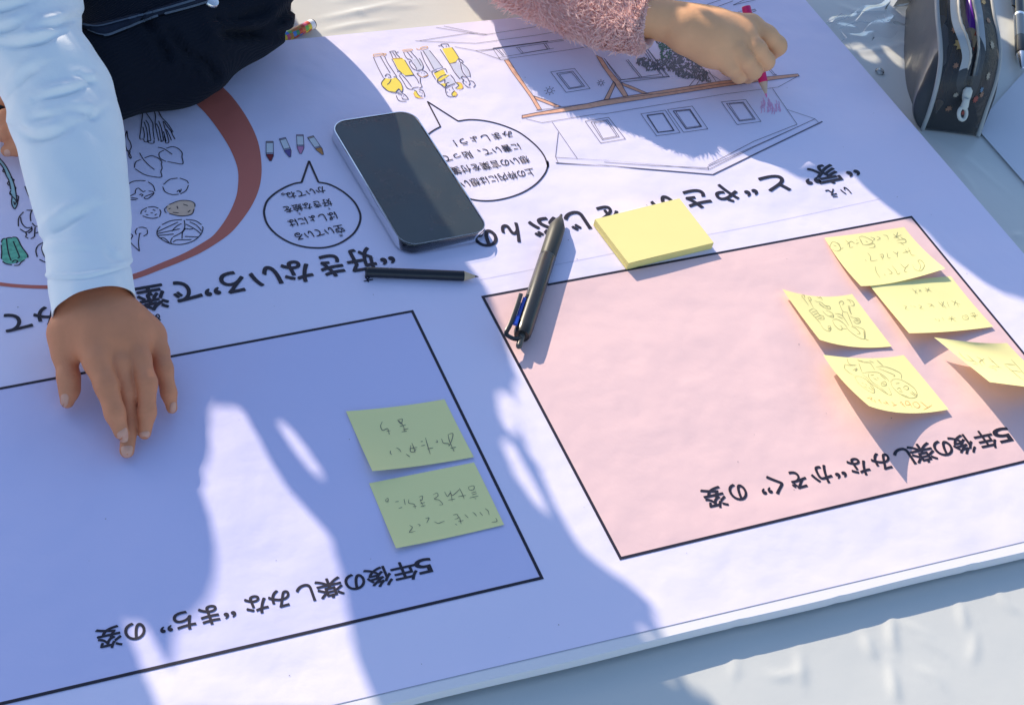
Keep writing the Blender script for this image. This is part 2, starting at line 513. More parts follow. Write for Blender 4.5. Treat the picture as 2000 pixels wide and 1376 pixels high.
for line, hgt in creases:
    P = np.array([W(x, y, CLOTH_Z)[:2] for x, y in smooth(line, 6)])
    lo, hi = P.min(0) - .02, P.max(0) + .02
    sel = (X > lo[0]) & (X < hi[0]) & (Y > lo[1]) & (Y < hi[1])
    q = np.stack([X[sel], Y[sel]], -1); best = np.full(len(q), 9.); bt = np.zeros(len(q))
    for i in range(len(P) - 1):
        ab = P[i + 1] - P[i]; t = np.clip(((q - P[i]) @ ab) / (ab @ ab + 1e-12), 0, 1)
        d = np.linalg.norm(q - P[i] - t[:, None] * ab, axis=1); m = d < best; best[m] = d[m]; bt[m] = ((i + t) / (len(P) - 1))[m]
    Z[sel] += hgt * .00075 * np.exp(-(best / .0034) ** 2) * np.sin(np.pi * np.clip(bt, .06, .94))
V = np.stack([X, Y, Z], -1); nx, ny = X.shape
mb = MB()
mb.add(V.reshape(-1, 3), [(i * ny + j, (i + 1) * ny + j, (i + 1) * ny + j + 1, i * ny + j + 1) for i in range(nx - 1) for j in range(ny - 1)])
for edge in (V[:, 0], V[:, -1], V[0], V[-1]):                       # the cloth hangs down round the table
    n = len(edge); k = np.arange(n)
    low = edge.copy(); ctr = np.array([.25, .16])
    out = np.where(np.abs(edge[:, :2] - ctr) > np.array([1.24, .78]), np.sign(edge[:, :2] - ctr), 0)
    low[:, :2] += out * (.03 + .015 * np.sin(k * .35))[:, None]; low[:, 2] = -.70
    mb.add(np.concatenate([edge, low]), [(i, i + 1, n + i + 1, n + i) for i in range(n - 1)])
cloth = mb.build('tablecloth', M['cloth'], smooth_=True)
tag(cloth, 'white creased plastic tablecloth spread under the printed poster board', 'tablecloth')

# ------------------------------------------------------------------ the printed poster on its foam board
BX0, BX1, BY0, BY1 = -.52, .4625, -.2455, .3735
poster = thing('poster_board', 'large white printed poster with blue and pink panels mounted on foam board', 'poster', ((BX0 + BX1) / 2, (BY0 + BY1) / 2, -.0105))
mb = MB()                                                            # foam board, slightly chipped along its near edge
def board_outline(z, ins=0):
    pts = []
    for t in np.linspace(0, 1, 160): pts.append((BX0 + t * (BX1 - BX0), BY0 + ins + .00035 * math.sin(t * 37) + (.0004 if int(t * 159) in (92, 104, 121) else 0), z))
    for t in np.linspace(0, 1, 40)[1:]: pts.append((BX1 - ins, BY0 + t * (BY1 - BY0), z))
    for t in np.linspace(0, 1, 60)[1:]: pts.append((BX1 - t * (BX1 - BX0), BY1 - ins, z))
    for t in np.linspace(0, 1, 40)[1:-1]: pts.append((BX0 + ins, BY1 - t * (BY1 - BY0), z))
    return pts
def skew(p): return (p[0], p[1] - .036 * p[0] * (1 - (p[1] - BY0) / (BY1 - BY0)), p[2])
mb.rings([[skew(p) for p in board_outline(z, i)] for z, i in ((-.0084, .0005), (-.0080, 0), (-.0007, 0), (-.0003, .0005))])
for (x0, x1, y0, y1) in [(-.46, .40, -.15, .31)]:                     # the pad of card it lies on
    mb.rings([[(x0, y0, -.0125), (x1, y0, -.0125), (x1, y1, -.0125), (x0, y1, -.0125)], [(x0, y0, -.0085), (x1, y0, -.0085), (x1, y1, -.0085), (x0, y1, -.0085)]])
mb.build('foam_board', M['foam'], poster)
mb = MB()
PE = -.2377                                                           # near edge of the paper, a hand's width of bare board beyond it
g = 90
SX, SY = np.meshgrid(np.linspace(BX0 + .001, BX1 - .0004, g), np.linspace(PE, BY1 - .0005, g), indexing='ij')
SY = SY - .036 * SX * (1 - (SY - PE) / (BY1 - PE))
mb.add(np.stack([SX, SY, np.zeros_like(SX)], -1).reshape(-1, 3), [(i * g + j, (i + 1) * g + j, (i + 1) * g + j + 1, i * g + j + 1) for i in range(g - 1) for j in range(g - 1)])
pe = lambda x: PE - .036 * x
mb.ribbon([(x, pe(x) - .0002, -.00006) for x in np.linspace(BX0 + .002, BX1 - .001, 40)], .00042, 1)
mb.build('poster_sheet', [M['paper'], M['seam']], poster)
mb = MB()
ink(mb, [[(938, 546), (1130, 508), (1300, 474), (1500, 435), (1720, 388)], ], .00028, z=.0002)
mb.build('sheet_seam', M['seam'], poster)
mb = MB()                                                            # specks of dirt and pencil dust
for k in range(70):
    x, y = RNG.uniform(-.36, .44), RNG.uniform(-.22, .35); r = RNG.uniform(.00018, .0006); a0 = RNG.uniform(0, 6)
    mb.poly([(x + r * RNG.uniform(.5, 1.2) * math.cos(a0 + a), y + r * RNG.uniform(.4, .8) * math.sin(a0 + a), .00034 + k * 1e-6) for a in np.linspace(0, 2 * math.pi, 8)[:-1]])
mb.build('specks', mat('grey_specks', (.22, .20, .22), .8, .2), poster)['kind'] = 'stuff'

def panel(name, fillmat, quad, heading_chunks, conv, p0, p1, h):
    m_ = MB(); m_.poly([(x, y, .00016) for x, y in quad]); p = m_.build(name, fillmat, poster)
    b_ = MB(); b_.ribbon([(x, y, .0003) for x, y in quad], .0021, closed=True); b_.build('panel_border', M['ink'], p)
    t_ = MB(); text_line(t_, conv, p0, p1, h, heading_chunks, bold=.021); t_.build('panel_heading', M['ink'], p)
    return p
cb = crop(0, 850, 2000 / 1100); cp = crop(1000, 800, 2)
q = [W(0, 762)[:2], W(805, 608)[:2], W(1058, 1128)[:2], W(0, 1372)[:2]]
bl = q[1]; br = q[2]
panel('blue_panel', M['blue_print'], [(-.47, q[0][1] - .001), tuple(bl), tuple(br), (-.47, q[3][1] + .001)],
      [('5', 1532, 1466), ('年', 1477, 1381), ('後', 1387, 1290), ('の', 1293, 1216), ('楽', 1215, 1116), ('し', 1110, 1046), ('み', 1030, 946), ('な', 947, 862),
       ('“', 831, 790), ('ま', 775, 702), ('ち', 690, 610), ('”', 606, 564), ('の', 516, 436), ('姿', 431, 339)], cb, (1430, 449), (385, 681), (385, 757))
panel('pink_panel', M['pink_print'], [tuple(W(943, 580)[:2]), tuple(W(1780, 424)[:2]), tuple(W(2000, 691)[:2] * .9 + .1 * W(2000, 691)[:2]), (.3895, -.188), tuple(W(1212, 1090)[:2])],
      [('5', 1943, 1868), ('年', 1881, 1793), ('後', 1796, 1700), ('の', 1713, 1632), ('楽', 1645, 1540), ('し', 1556, 1480), ('み', 1476, 1390), ('な', 1385, 1300),
       ('“', 1291, 1250), ('か', 1240, 1152), ('ぞ', 1145, 1066), ('く', 1056, 992), ('”', 1000, 962), ('の', 912, 835), ('姿', 830, 735)], cp, (1840, 80), (785, 303), (790, 387))

mb = MB(); ch = crop(0, 460, 2.5)
text_line(mb, ch, (1740, 68), (720, 245), (735, 367), [('“', 1906, 1842), ('好', 1822, 1672), ('き', 1665, 1540), ('な', 1512, 1362), ('い', 1358, 1208), ('ろ', 1192, 1062), ('”', 1058, 986),
          ('で', 970, 826), ('塗', 812, 648)], bold=.025)
text_line(mb, ch, (300, 333), (75, 372), (75, 478), [('っ', 620, 520), ('て', 500, 370), ('み', 300, 155), ('て', 146, 6)], bold=.025)
text_line(mb, ch, (1800, 186), (1700, 204), (1790, 232), [('す', 1813, 1762)], bold=.021)
text_line(mb, ch, (780, 378), (700, 392), (760, 428), [('ぬ', 782, 722)], bold=.021)
mb.build('colouring_heading', M['ink'], poster)
mb = MB(); ch2 = crop(900, 300, 2.5)
text_line(mb, ch2, (1760, 57), (115, 362), (1755, 158), [('“', 1921, 1862), ('家', 1836, 1688), ('”', 1726, 1660), ('と', 1582, 1452), ('“', 1425, 1366), ('や', 1342, 1212), ('さ', 1202, 1068), ('い', 1040, 915),
          ('”', 890, 830), ('を', 770, 655), ('じ', 608, 492), ('ぶ', 480, 322), ('ん', 300, 185), ('の', 172, 44)], bold=.025)
text_line(mb, ch2, (1880, 160), (1780, 178), (1840, 214), [('い', 1892, 1846), ('え', 1832, 1778)], bold=.02)
mb.build('house_heading', M['ink'], poster)

# speech bubbles
c5 = crop(500, 240, 5.29); c8 = crop(820, 40, 4.586)
mb = MB()
ink(mb, [c5((472, 614), (548, 392)), c5((548, 392), (645, 612))], .0016, sm=False)
ink(mb, [c5((645, 612), (760, 635), (900, 710), (1010, 810), (1065, 905), (1080, 975), (1060, 1060), (1000, 1150), (880, 1235), (750, 1280), (620, 1290), (480, 1275), (340, 1230), (210, 1150), (120, 1050),
              (86, 950), (88, 880), (120, 800), (200, 725), (300, 665), (400, 625), (472, 614))], .0016)
bub = mb.build('speech_bubble', M['ink'], poster)
mb = MB()
text_line(mb, c5, (690, 656), (300, 722), (690, 733), [('かいてね。', 706, 258)], bold=.016)
text_line(mb, c5, (750, 786), (300, 864), (740, 866), [('好きな絵を', 776, 270)], bold=.016)
text_line(mb, c5, (800, 920), (350, 1000), (810, 1004), [('ばしょには', 830, 320)], bold=.016)
text_line(mb, c5, (850, 1058), (430, 1134), (850, 1146), [('空いている', 902, 388)], bold=.016)
text_line(mb, c5, (760, 876), (700, 886), (745, 904), [('す', 770, 735)], bold=.01)
text_line(mb, c5, (460, 924), (420, 931), (440, 958), [('え', 462, 424)], bold=.01)
text_line(mb, c5, (890, 1150), (840, 1158), (875, 1182), [('あ', 898, 852)], bold=.01)
mb.build('bubble_text', M['ink'], bub)
mb = MB()
ink(mb, [c8((185, 950), (68, 725)), c8((68, 725), (342, 900))], .0013, sm=False)
ink(mb, [c8((342, 900), (450, 887), (580, 897), (720, 930), (860, 985), (960, 1050), (1060, 1140), (1120, 1225), (1148, 1310)) + ch2((425, 38), (424, 62), (410, 98), (370, 145), (310, 185), (240, 212), (160, 228), (90, 228), (30, 215), (-40, 185)),
         c8((185, 950), (120, 985), (60, 1032), (0, 1090))], .0013)
bub = mb.build('speech_bubble', M['ink'], poster)
mb = MB()
text_line(mb, c8, (790, 988), (340, 1063), (790, 1056), [('みましょう！', 826, 290)], bold=.009)
text_line(mb, c8, (860, 1100), (380, 1180), (860, 1168), [('に書いて、貼って', 892, 195)], bold=.009)
text_line(mb, c8, (940, 1213), (370, 1303), (940, 1284), [('想いの言葉を付箋', 972, 262)], bold=.009)
text_line(mb, ch2, (340, 72), (30, 127), (340, 112), [('上の枠内には想い', 359, -8)], bold=.009)
mb.build('bubble_text', M['ink'], bub)

# red-brown bowl drawing (a crescent)
ci = crop(0, 0, 2.857)
outer = [(300, 60), (380, 120), (429, 165), (455, 191), (483, 231), (504, 277), (511, 326), (507, 364), (493, 399), (469, 434), (444, 460), (400, 489), (360, 508), (320, 524), (256, 547), (180, 560), (100, 564), (0, 558), (-120, 535)]
inner = [(-120, 525), (0, 551), (100, 557), (180, 551), (256, 536), (320, 511), (360, 494), (399, 472), (420, 456), (444, 423), (460, 388), (465, 360), (464, 329), (451, 294), (430, 259), (402, 222), (369, 191), (320, 150), (250, 110)]
mb = MB()
o_, i_ = smooth(outer, 5), smooth(inner[::-1], 5)
m_ = 90
rs = lambda P: [P[int(round(k * (len(P) - 1) / m_))] for k in range(m_ + 1)]
o_, i_ = rs(o_), rs(i_)
mb.add([W(*p, .0002) for p in o_] + [W(*p, .0002) for p in i_], [(k, k + 1, m_ + 2 + k, m_ + 1 + k) for k in range(m_)])
mb.build('bowl_drawing', M['brown_print'], poster)

# vegetables
cv = crop(240, 200, 4.589)
VI = [M['ink'], M['beige_fill'], M['green_crayon'], M['teal_wash']]
def veg(name, strokes, conv=cv, w=.00075, fills=()):
    b = MB()
    for pts, mt in fills: fill(b, conv(*pts), mt, .0002, True)
    ink(b, [conv(*s) for s in strokes], w, 0, .00036)
    return b.build(name, VI, poster)
veg('leek_drawing', [[(205, 90), (240, 140), (268, 190), (272, 260), (283, 335)], [(178, 95), (172, 150), (160, 250), (153, 325), (185, 330), (195, 352), (222, 345), (215, 250), (190, 175)],
     [(205, 160), (230, 200), (240, 270), (250, 340), (232, 345), (230, 362), (275, 366), (280, 340)], [(275, 65), (292, 120), (290, 190), (305, 270), (322, 345)], [(310, 60), (345, 130), (400, 190), (450, 265)],
     [(320, 165), (345, 230), (358, 300), (360, 345), (335, 350)], [(300, 190), (325, 240), (335, 300), (345, 350)], [(360, 170), (380, 240), (400, 300), (412, 355), (385, 362), (372, 300)], [(365, 170), (410, 230), (445, 272)],
     [(390, 240), (420, 300), (435, 340)], [(430, 255), (450, 300), (467, 330)], [(180, 220), (192, 280), (190, 325)], [(365, 260), (380, 320), (388, 350)]])
veg('pepper_drawing', [[(35, 255), (20, 310), (22, 380), (40, 430), (60, 430), (75, 400), (65, 355), (45, 320), (38, 260)], [(28, 430), (48, 440), (55, 480), (68, 502), (75, 490), (62, 460), (65, 435)]])
veg('leaf_drawing', [[(315, 402), (360, 412), (400, 435), (442, 466)], [(365, 430), (325, 455), (335, 500), (385, 530)], [(400, 530), (470, 543), (537, 550), (530, 490), (530, 450), (490, 410), (440, 397), (390, 412)]])
veg('leaf_drawing', [[(150, 452), (180, 505), (230, 560), (282, 602)], [(160, 512), (115, 535), (103, 585)], [(112, 595), (160, 628), (220, 655), (342, 670), (340, 620), (352, 590), (345, 555), (348, 530), (310, 495), (285, 490)], [(290, 485), (250, 478), (195, 498)]])
veg('persimmon_drawing', [[(45, 735), (90, 708), (150, 700), (203, 702)], [(228, 712), (270, 745), (288, 795)], [(112, 815), (115, 785), (140, 768), (178, 798), (203, 792)], [(110, 815), (60, 845), (60, 870), (120, 872)], [(135, 862), (90, 855), (68, 858)], [(230, 792), (270, 800), (275, 820), (235, 855), (205, 865), (188, 850)], [(272, 815), (230, 830), (195, 845)], [(148, 830), (165, 820), (180, 830), (165, 842)]])
veg('egg_drawing', [[(490, 678), (420, 690), (365, 735)], [(510, 678), (570, 700), (588, 725)], [(357, 755), (380, 800), (440, 825), (500, 822)], [(515, 820), (565, 790), (588, 742)], [(485, 800), (505, 785), (510, 805), (520, 790), (522, 775)]])
veg('potato_drawing', [[(160, 1000), (170, 970), (215, 942)], [(225, 938), (280, 935), (318, 948)], [(330, 958), (340, 985), (328, 1025)], [(318, 1028), (270, 1038), (215, 1030), (178, 1015)], [(195, 980), (212, 970)], [(268, 958), (292, 970)], [(248, 988), (268, 990)], [(205, 1005), (228, 1008)], [(285, 1012), (303, 998)]])
veg('potato_drawing', [[(415, 915), (510, 880), (600, 882), (642, 905), (645, 935)], [(400, 928), (375, 955), (380, 980), (392, 990)], [(415, 995), (500, 1015), (560, 1015), (620, 998), (638, 955)], [(485, 930), (493, 952)], [(540, 912), (582, 925)], [(410, 955), (428, 948)], [(448, 985), (500, 990)], [(582, 985), (605, 965)]],
    fills=[([(415, 915), (510, 880), (600, 882), (642, 905), (645, 935), (638, 970), (610, 1000), (560, 1012), (500, 1012), (430, 995), (395, 970), (395, 935)], 1)])
veg('cherry_drawing', [[(130, 1125), (112, 1155), (120, 1185)], [(140, 1120), (180, 1118), (215, 1130)], [(218, 1140), (218, 1175), (185, 1198)], [(150, 1175), (140, 1250), (148, 1330)], [(65, 1175), (88, 1195), (68, 1250), (148, 1332)], [(145, 1175), (165, 1172)]])
veg('cabbage_drawing', [[(350, 1095), (430, 1060), (530, 1048)], [(565, 1048), (650, 1060), (705, 1095)], [(335, 1110), (308, 1150), (310, 1190), (335, 1215), (400, 1255), (480, 1272), (560, 1265), (640, 1235), (700, 1180), (718, 1130), (712, 1110)],
     [(308, 1160), (390, 1120), (495, 1072)], [(310, 1175), (400, 1155), (510, 1132)], [(440, 1152), (480, 1110), (525, 1085)], [(315, 1192), (390, 1185), (455, 1178)], [(550, 1055), (555, 1110), (530, 1160), (450, 1205)], [(565, 1090), (640, 1130), (700, 1175)], [(600, 1070), (660, 1100), (705, 1150)], [(565, 1125), (535, 1165), (530, 1220)], [(555, 1200), (620, 1203), (675, 1205)],
     [(450, 1250), (480, 1232), (540, 1230), (615, 1228)], [(445, 1210), (430, 1240), (435, 1270)], [(330, 1215), (370, 1215), (415, 1255)], [(570, 1130), (600, 1135), (630, 1130)]])
cw = crop(0, 300, 5.985)
veg('asparagus_drawing', [[(-40, 20), (0, 60), (60, 130), (110, 220), (150, 310)], [(-40, 80), (0, 115), (45, 180), (70, 250), (105, 320), (125, 420)], [(150, 310), (172, 380), (188, 470), (195, 530), (205, 580), (175, 645), (145, 610), (135, 560), (140, 500), (120, 460)], [(40, 180), (35, 210), (55, 220)], [(125, 275), (165, 310), (140, 310)], [(100, 325), (88, 350), (105, 375)], [(170, 380), (185, 400), (180, 425)], [(190, 490), (215, 500), (210, 560)], [(140, 500), (165, 520), (190, 560), (170, 600)], [(125, 430), (115, 470), (140, 490)], [(160, 560), (175, 600)]], cw, .0009,
    fills=[([(-40, 25), (0, 65), (60, 135), (110, 225), (150, 315), (185, 470), (205, 580), (175, 640), (140, 600), (125, 420), (70, 250), (0, 110), (-40, 75)], 3)])
veg('cucumber_drawing', [[(290, 380), (310, 430), (340, 500), (390, 570), (440, 595)], [(345, 470), (355, 480)], [(395, 545), (410, 550)]], cw, .0009, fills=[([(330, 420), (390, 430), (460, 560), (440, 590), (390, 565), (345, 490)], 3)])
veg('garlic_drawing', [[(275, 680), (220, 750), (215, 850)], [(240, 740), (255, 810), (300, 860), (355, 865)], [(310, 660), (370, 660)], [(360, 790), (355, 720), (380, 660), (450, 650)], [(375, 810), (420, 850), (490, 830)], [(235, 880), (300, 915), (360, 880), (370, 850)], [(300, 915), (310, 950), (300, 970), (330, 990)], [(410, 860), (405, 930), (400, 970), (360, 995)], [(415, 930), (480, 905), (510, 885)], [(375, 865), (370, 900), (330, 930)]], cw, .0009)
veg('turnip_drawing', [[(530, 1025), (450, 1070), (420, 1130), (435, 1205)], [(525, 1030), (490, 1100), (510, 1180), (555, 1240)], [(460, 1235), (555, 1275), (640, 1260)]], cw, .0009)
veg('green_pepper_drawing', [[(15, 1035), (30, 1000), (60, 990)], [(15, 1065), (20, 1150), (15, 1230)], [(30, 1260), (70, 1285), (140, 1300)], [(75, 985), (85, 1080), (105, 1180), (130, 1250)], [(80, 985), (120, 980), (140, 990)], [(145, 975), (200, 985), (250, 1080), (320, 1180), (325, 1215)], [(155, 1025), (190, 1110), (225, 1200), (205, 1225)], [(140, 1265), (175, 1245), (205, 1255), (190, 1280)], [(165, 1305), (220, 1300), (250, 1265), (290, 1240)]], cw, .0009,
    fills=[([(20, 1010), (75, 985), (145, 978), (200, 990), (250, 1085), (320, 1195), (250, 1255), (140, 1285), (60, 1270), (20, 1220), (22, 1100)], 2)])

# printed crayons
for k, (pts, col) in enumerate([([(105, 190), (178, 190), (180, 322), (105, 322)], (.20, .010, .02)), ([(240, 165), (305, 150), (357, 270), (292, 283)], (.10, .085, .30)),
                                ([(418, 122), (488, 122), (496, 240), (425, 240)], (.56, .22, .40)), ([(532, 150), (592, 132), (672, 250), (612, 265)], (.52, .23, .07))]):
    tip = [(150, 392), (352, 352), (462, 318), (692, 328)][k]
    a, b, c, d = [np.array(p, float) for p in pts]
    lerp = lambda p, q, t: tuple(p + (q - p) * t)
    mk = mat('crayon_tip_print', col, .5, .3)
    b_ = MB(); z = .00028
    body = [lerp(a, d, .12), lerp(b, c, .12), lerp(b, c, .90), lerp(a, d, .90)]
    fill(b_, c5(*body), 0, z)
    T = np.array(tip, float); e = (T - (c + d) / 2)
    cone = [tuple(d), tuple(c), tuple(c + e * .25), tuple(T + (c - d) * .12), tuple(T - (c - d) * .12), tuple(d + e * .25)]
    fill(b_, c5(*cone), 1, z)
    fill(b_, c5(tuple(a), lerp(a, b, .15), lerp(a, b, .85), tuple(b), lerp(b, c, .12), lerp(a, d, .12)), 3, z)
    for s in ([tuple(a), tuple(d)], [tuple(b), tuple(c)], [tuple(a), tuple(b)], [body[0], body[1]], [body[3], body[2]], [tuple(d), tuple(c)], [cone[0], cone[5], cone[4], cone[3], cone[2], cone[1]]):
        ink(b_, [c5(*s)], .0005, 2, .0004, sm=False)
    b_.build('crayon_drawing', [mat('crayon_wrapper_print', (.66, .70, .74), .5, .3), mk, M['fine_ink'], mat('crayon_end_print', tuple(.35 * v + .25 for v in col), .5, .3)], poster)

# family of five, printed upside down (as seen from here)
cf = crop(720, 70, 2000 / 220)
FM = [M['fine_ink'], M['yellow_fill'], M['grey_fill'], mat('print_orange_line', (.72, .40, .16), .5, .3)]
def figure(fills, lines, orange=()):
    b = MB()
    for pts, mt in fills: fill(b, cf(*pts), mt, .00025)
    ink(b, [cf(*s) for s in lines], .0007, 0, .0004, 4); ink(b, [cf(*s) for s in orange], .0007, 3, .00042, 4)
    b.build('figure_drawing', FM, poster)
figure([([(285, 755), (400, 765), (490, 740), (560, 820), (600, 900), (595, 985), (540, 940), (480, 1000), (350, 980), (240, 880), (235, 830)], 1)],
       [[(85, 380), (160, 550), (260, 740)], [(205, 360), (290, 510), (378, 655)], [(285, 365), (330, 470), (430, 620), (500, 725)], [(290, 750), (225, 850), (300, 950), (400, 1000), (470, 1010)], [(490, 740), (570, 830), (605, 930), (595, 1000)], [(480, 1000), (535, 940), (560, 980), (595, 1000)], [(290, 720), (320, 680), (370, 690), (390, 735), (340, 735)], [(400, 770), (370, 830), (330, 865)], [(440, 730), (490, 720)],
        [(490, 1060), (520, 1130), (580, 1160), (670, 1160)], [(525, 1040), (590, 1020), (650, 1050), (700, 1120), (610, 1120), (590, 1090)], [(470, 1020), (520, 1010), (545, 990)], [(570, 1060), (585, 1045)], [(610, 1075), (625, 1065)]],
       [[(85, 330), (240, 310), (245, 335), (100, 365), (85, 330)], [(245, 315), (310, 320), (260, 360)]])
figure([([(430, 410), (590, 395), (640, 430), (800, 700), (650, 705), (590, 660), (520, 590)], 1), ([(800, 1000), (850, 970), (880, 1040), (930, 1100), (860, 1100), (805, 1050)], 1)],
       [[(385, 290), (410, 350), (430, 400)], [(425, 290), (470, 350), (490, 395)], [(480, 310), (520, 350), (560, 390)], [(365, 290), (400, 275), (470, 270), (480, 300), (530, 285)], [(410, 410), (470, 520), (515, 610)], [(640, 430), (720, 560), (800, 690), (860, 770), (890, 840)], [(540, 700), (620, 820), (680, 920), (760, 950), (800, 920), (885, 910)], [(590, 690), (680, 790), (760, 900)], [(510, 640), (530, 620), (580, 660), (545, 685)], [(915, 740), (920, 830), (945, 900), (900, 930)], [(640, 710), (800, 695)],
        [(800, 960), (840, 980), (870, 1030), (910, 1070), (950, 1060)], [(890, 950), (960, 970), (995, 1050), (985, 1080)], [(900, 1000), (915, 990)], [(940, 1020), (955, 1010)]], [[(420, 405), (600, 395)], [(800, 1020), (830, 1080), (900, 1105), (970, 1100)]])
figure([([(770, 420), (890, 405), (930, 450), (970, 560), (940, 600), (880, 605), (830, 540)], 2)],
       [[(620, 290), (650, 360), (700, 420)], [(680, 280), (730, 340), (775, 395)], [(745, 275), (800, 340), (860, 410), (930, 530)], [(700, 410), (740, 420), (760, 450), (720, 460), (745, 530), (800, 590), (880, 620)], [(770, 470), (820, 530), (850, 590)], [(900, 400), (940, 460), (970, 540), (950, 605)], [(880, 625), (920, 610), (1000, 630), (1050, 690), (990, 720), (960, 735), (900, 710), (860, 670), (895, 660)], [(930, 660), (945, 655)], [(980, 670), (990, 662)]],
       [[(590, 260), (680, 240), (775, 240), (740, 265), (610, 275)], [(880, 690), (950, 735), (1030, 715), (1055, 690)]])
figure([([(975, 265), (1060, 240), (1310, 560), (1170, 600)], 2), ([(1155, 660), (1330, 600), (1370, 680), (1270, 720), (1215, 770)], 1), ([(1220, 790), (1350, 700), (1440, 690), (1380, 740), (1270, 810)], 1), ([(1280, 850), (1390, 840), (1360, 910)], 1), ([(1350, 760), (1440, 740), (1530, 840), (1390, 890), (1380, 840)], 2), ([(1480, 1030), (1520, 970), (1570, 1040), (1500, 1085)], 1), ([(1560, 820), (1650, 850), (1670, 930), (1560, 950), (1600, 900)], 1)],
       [[(925, 280), (990, 450), (1090, 625)], [(965, 265), (1050, 400), (1160, 600)], [(1080, 260), (1200, 410), (1315, 560)], [(1210, 610), (1120, 640), (1185, 770)], [(1165, 660), (1345, 580), (1390, 650)], [(1210, 800), (1280, 720), (1380, 690)], [(1215, 800), (1270, 810), (1350, 770), (1350, 830), (1390, 890)], [(1210, 815), (1290, 870), (1350, 915), (1390, 840), (1430, 830)], [(1450, 690), (1510, 760), (1540, 830)], [(1360, 920), (1370, 1000), (1400, 1060), (1470, 1080), (1560, 1060)], [(1370, 930), (1450, 880), (1530, 850)], [(1540, 930), (1600, 880), (1550, 830)], [(1530, 970), (1480, 1020), (1480, 1060)], [(1430, 960), (1440, 950)], [(1390, 1000), (1400, 990)], [(1480, 900), (1500, 950)]],
       [[(840, 220), (870, 240), (920, 235), (930, 210), (1030, 185), (1040, 215), (930, 245)], [(1560, 825), (1640, 840), (1672, 920), (1600, 955)], [(1520, 975), (1570, 1030), (1530, 1080)]])
figure([([(1305, 230), (1480, 205), (1600, 390), (1540, 470), (1440, 490)], 1), ([(1455, 510), (1600, 470), (1640, 600), (1680, 700), (1620, 760)], 2), ([(1640, 485), (1740, 560), (1800, 720), (1740, 720)], 2)],
       [[(1270, 240), (1350, 360), (1440, 500), (1520, 640), (1620, 765)], [(1480, 205), (1540, 290), (1600, 385)], [(1285, 170), (1300, 145), (1400, 145), (1425, 190)], [(1235, 180), (1280, 170), (1310, 190), (1330, 210)], [(1370, 190), (1380, 175)], [(1450, 495), (1560, 465)], [(1600, 400), (1650, 430), (1675, 460), (1640, 475), (1605, 440), (1600, 410)], [(1630, 490), (1650, 590), (1680, 660), (1740, 730)], [(1650, 480), (1740, 560), (1790, 640), (1805, 730)], [(1655, 720), (1750, 740), (1770, 790)], [(1650, 720), (1655, 760), (1690, 780), (1670, 820), (1700, 860)], [(1770, 790), (1850, 810), (1890, 870), (1860, 915)], [(1710, 870), (1760, 910), (1810, 912)], [(1780, 800), (1800, 840), (1780, 880)], [(1720, 820), (1735, 812)]])

# house drawing (upside down as seen from here)
house = None
c9 = crop(1180, 60, 2000 / 450)
def wl(b, strokes, w=.0005, mt=0, z=.0004): ink(b, strokes, w, mt, z, sm=False)
mb = MB()
wl(mb, [c8((145, 62), (570, 130), (930, 75), (1500, -20)), c8((215, 50), (500, 110), (600, 125)), c8((0, 180), (430, 115), (520, 120)), c8((-40, 182), (500, 205), (1060, 130), (1700, 20)), c8((310, 235), (500, 270), (655, 255), (1180, 185), (1800, 90)), c8((500, 270), (540, 285), (725, 350), (1360, 260), (1900, 170)),
        c8((655, 255), (720, 350)), c8((680, 255), (745, 318)), c8((705, 258), (755, 315)), c8((735, 255), (775, 310)), c8((700, 335), (1200, 250)), c8((545, 275), (655, 258)), c8((865, 242), (910, 295), (1150, 255), (1105, 205)), c8((885, 240), (925, 290)), c8((1110, 210), (1145, 262)), c8((1130, 205), (1165, 258)), c8((860, 245), (1290, 180))], .00042)
wl(mb, [c8((655, 250), (1150, 185))], .0010)
wl(mb, [c8((950, 880), (1095, 915), (1600, 835)) + c9((0, 722), (500, 640), (1060, 548), (1510, 490), (1690, 390)), c8((1185, 910), (1410, 1235)), c8((1240, 1000), (1215, 1220)), c8((1240, 1000), (1240, 1000))], .00042)
wl(mb, [c8((1215, 1225), (1700, 1255)) + c9((0, 1120), (905, 1205)), c8((1215, 1220), (1240, 1275)), c9((905, 1205), (1300, 1010), (1830, 765), (1860, 795)), c9((905, 1165), (1300, 960), (1675, 812), (1460, 500)), c9((0, 1140), (420, 1170), (905, 1190)), c9((1830, 765), (1590, 685)), c9((905, 1205), (900, 1180), (1690, 830))], .00046)
wl(mb, [c8((1218, 1275), (1700, 1305)) + c9((-60, 1160), (300, 1195), (945, 1248), (1300, 1075), (1895, 788))], .0012)
wl(mb, [crop(1200, 0, 2.5)((580, 25), (660, -12)), crop(1200, 0, 2.5)((490, 38), (580, 5)), crop(1200, 0, 2.5)((650, 55), (690, 48)), crop(1200, 0, 2.5)((400, 40), (520, 0)), crop(1200, 0, 2.5)((580, 25), (690, 0)), crop(1380, 0, 5.29)((325, 122), (505, 95)), crop(1380, 0, 5.29)((470, 130), (515, 110))], .0005)
wl(mb, [c9((1430, 340), (1470, 385), (1500, 380)), c9((1445, 335), (1490, 385)), c9((870, 345), (930, 440)), c9((905, 345), (970, 440)), c9((870, 345), (1010, 430)), c9((740, 480), (840, 355)), c9((800, 470), (880, 355))], .0005)
hd = mb.build('house_drawing', M['fine_ink'], poster)
mb = MB()
def beam(P, w=.0005):
    fill(mb, P, 0, .00022); wl(mb, [P + P[:1]], w, 1, .00042)
beam(c8((915, 850), (1040, 825), (1500, 745)) + c9((0, 600), (530, 515), (1000, 440), (1310, 410), (1680, 375), (1695, 395), (1400, 435), (1000, 490), (560, 560), (0, 650)) + c8((1500, 790), (1040, 850), (915, 875)))
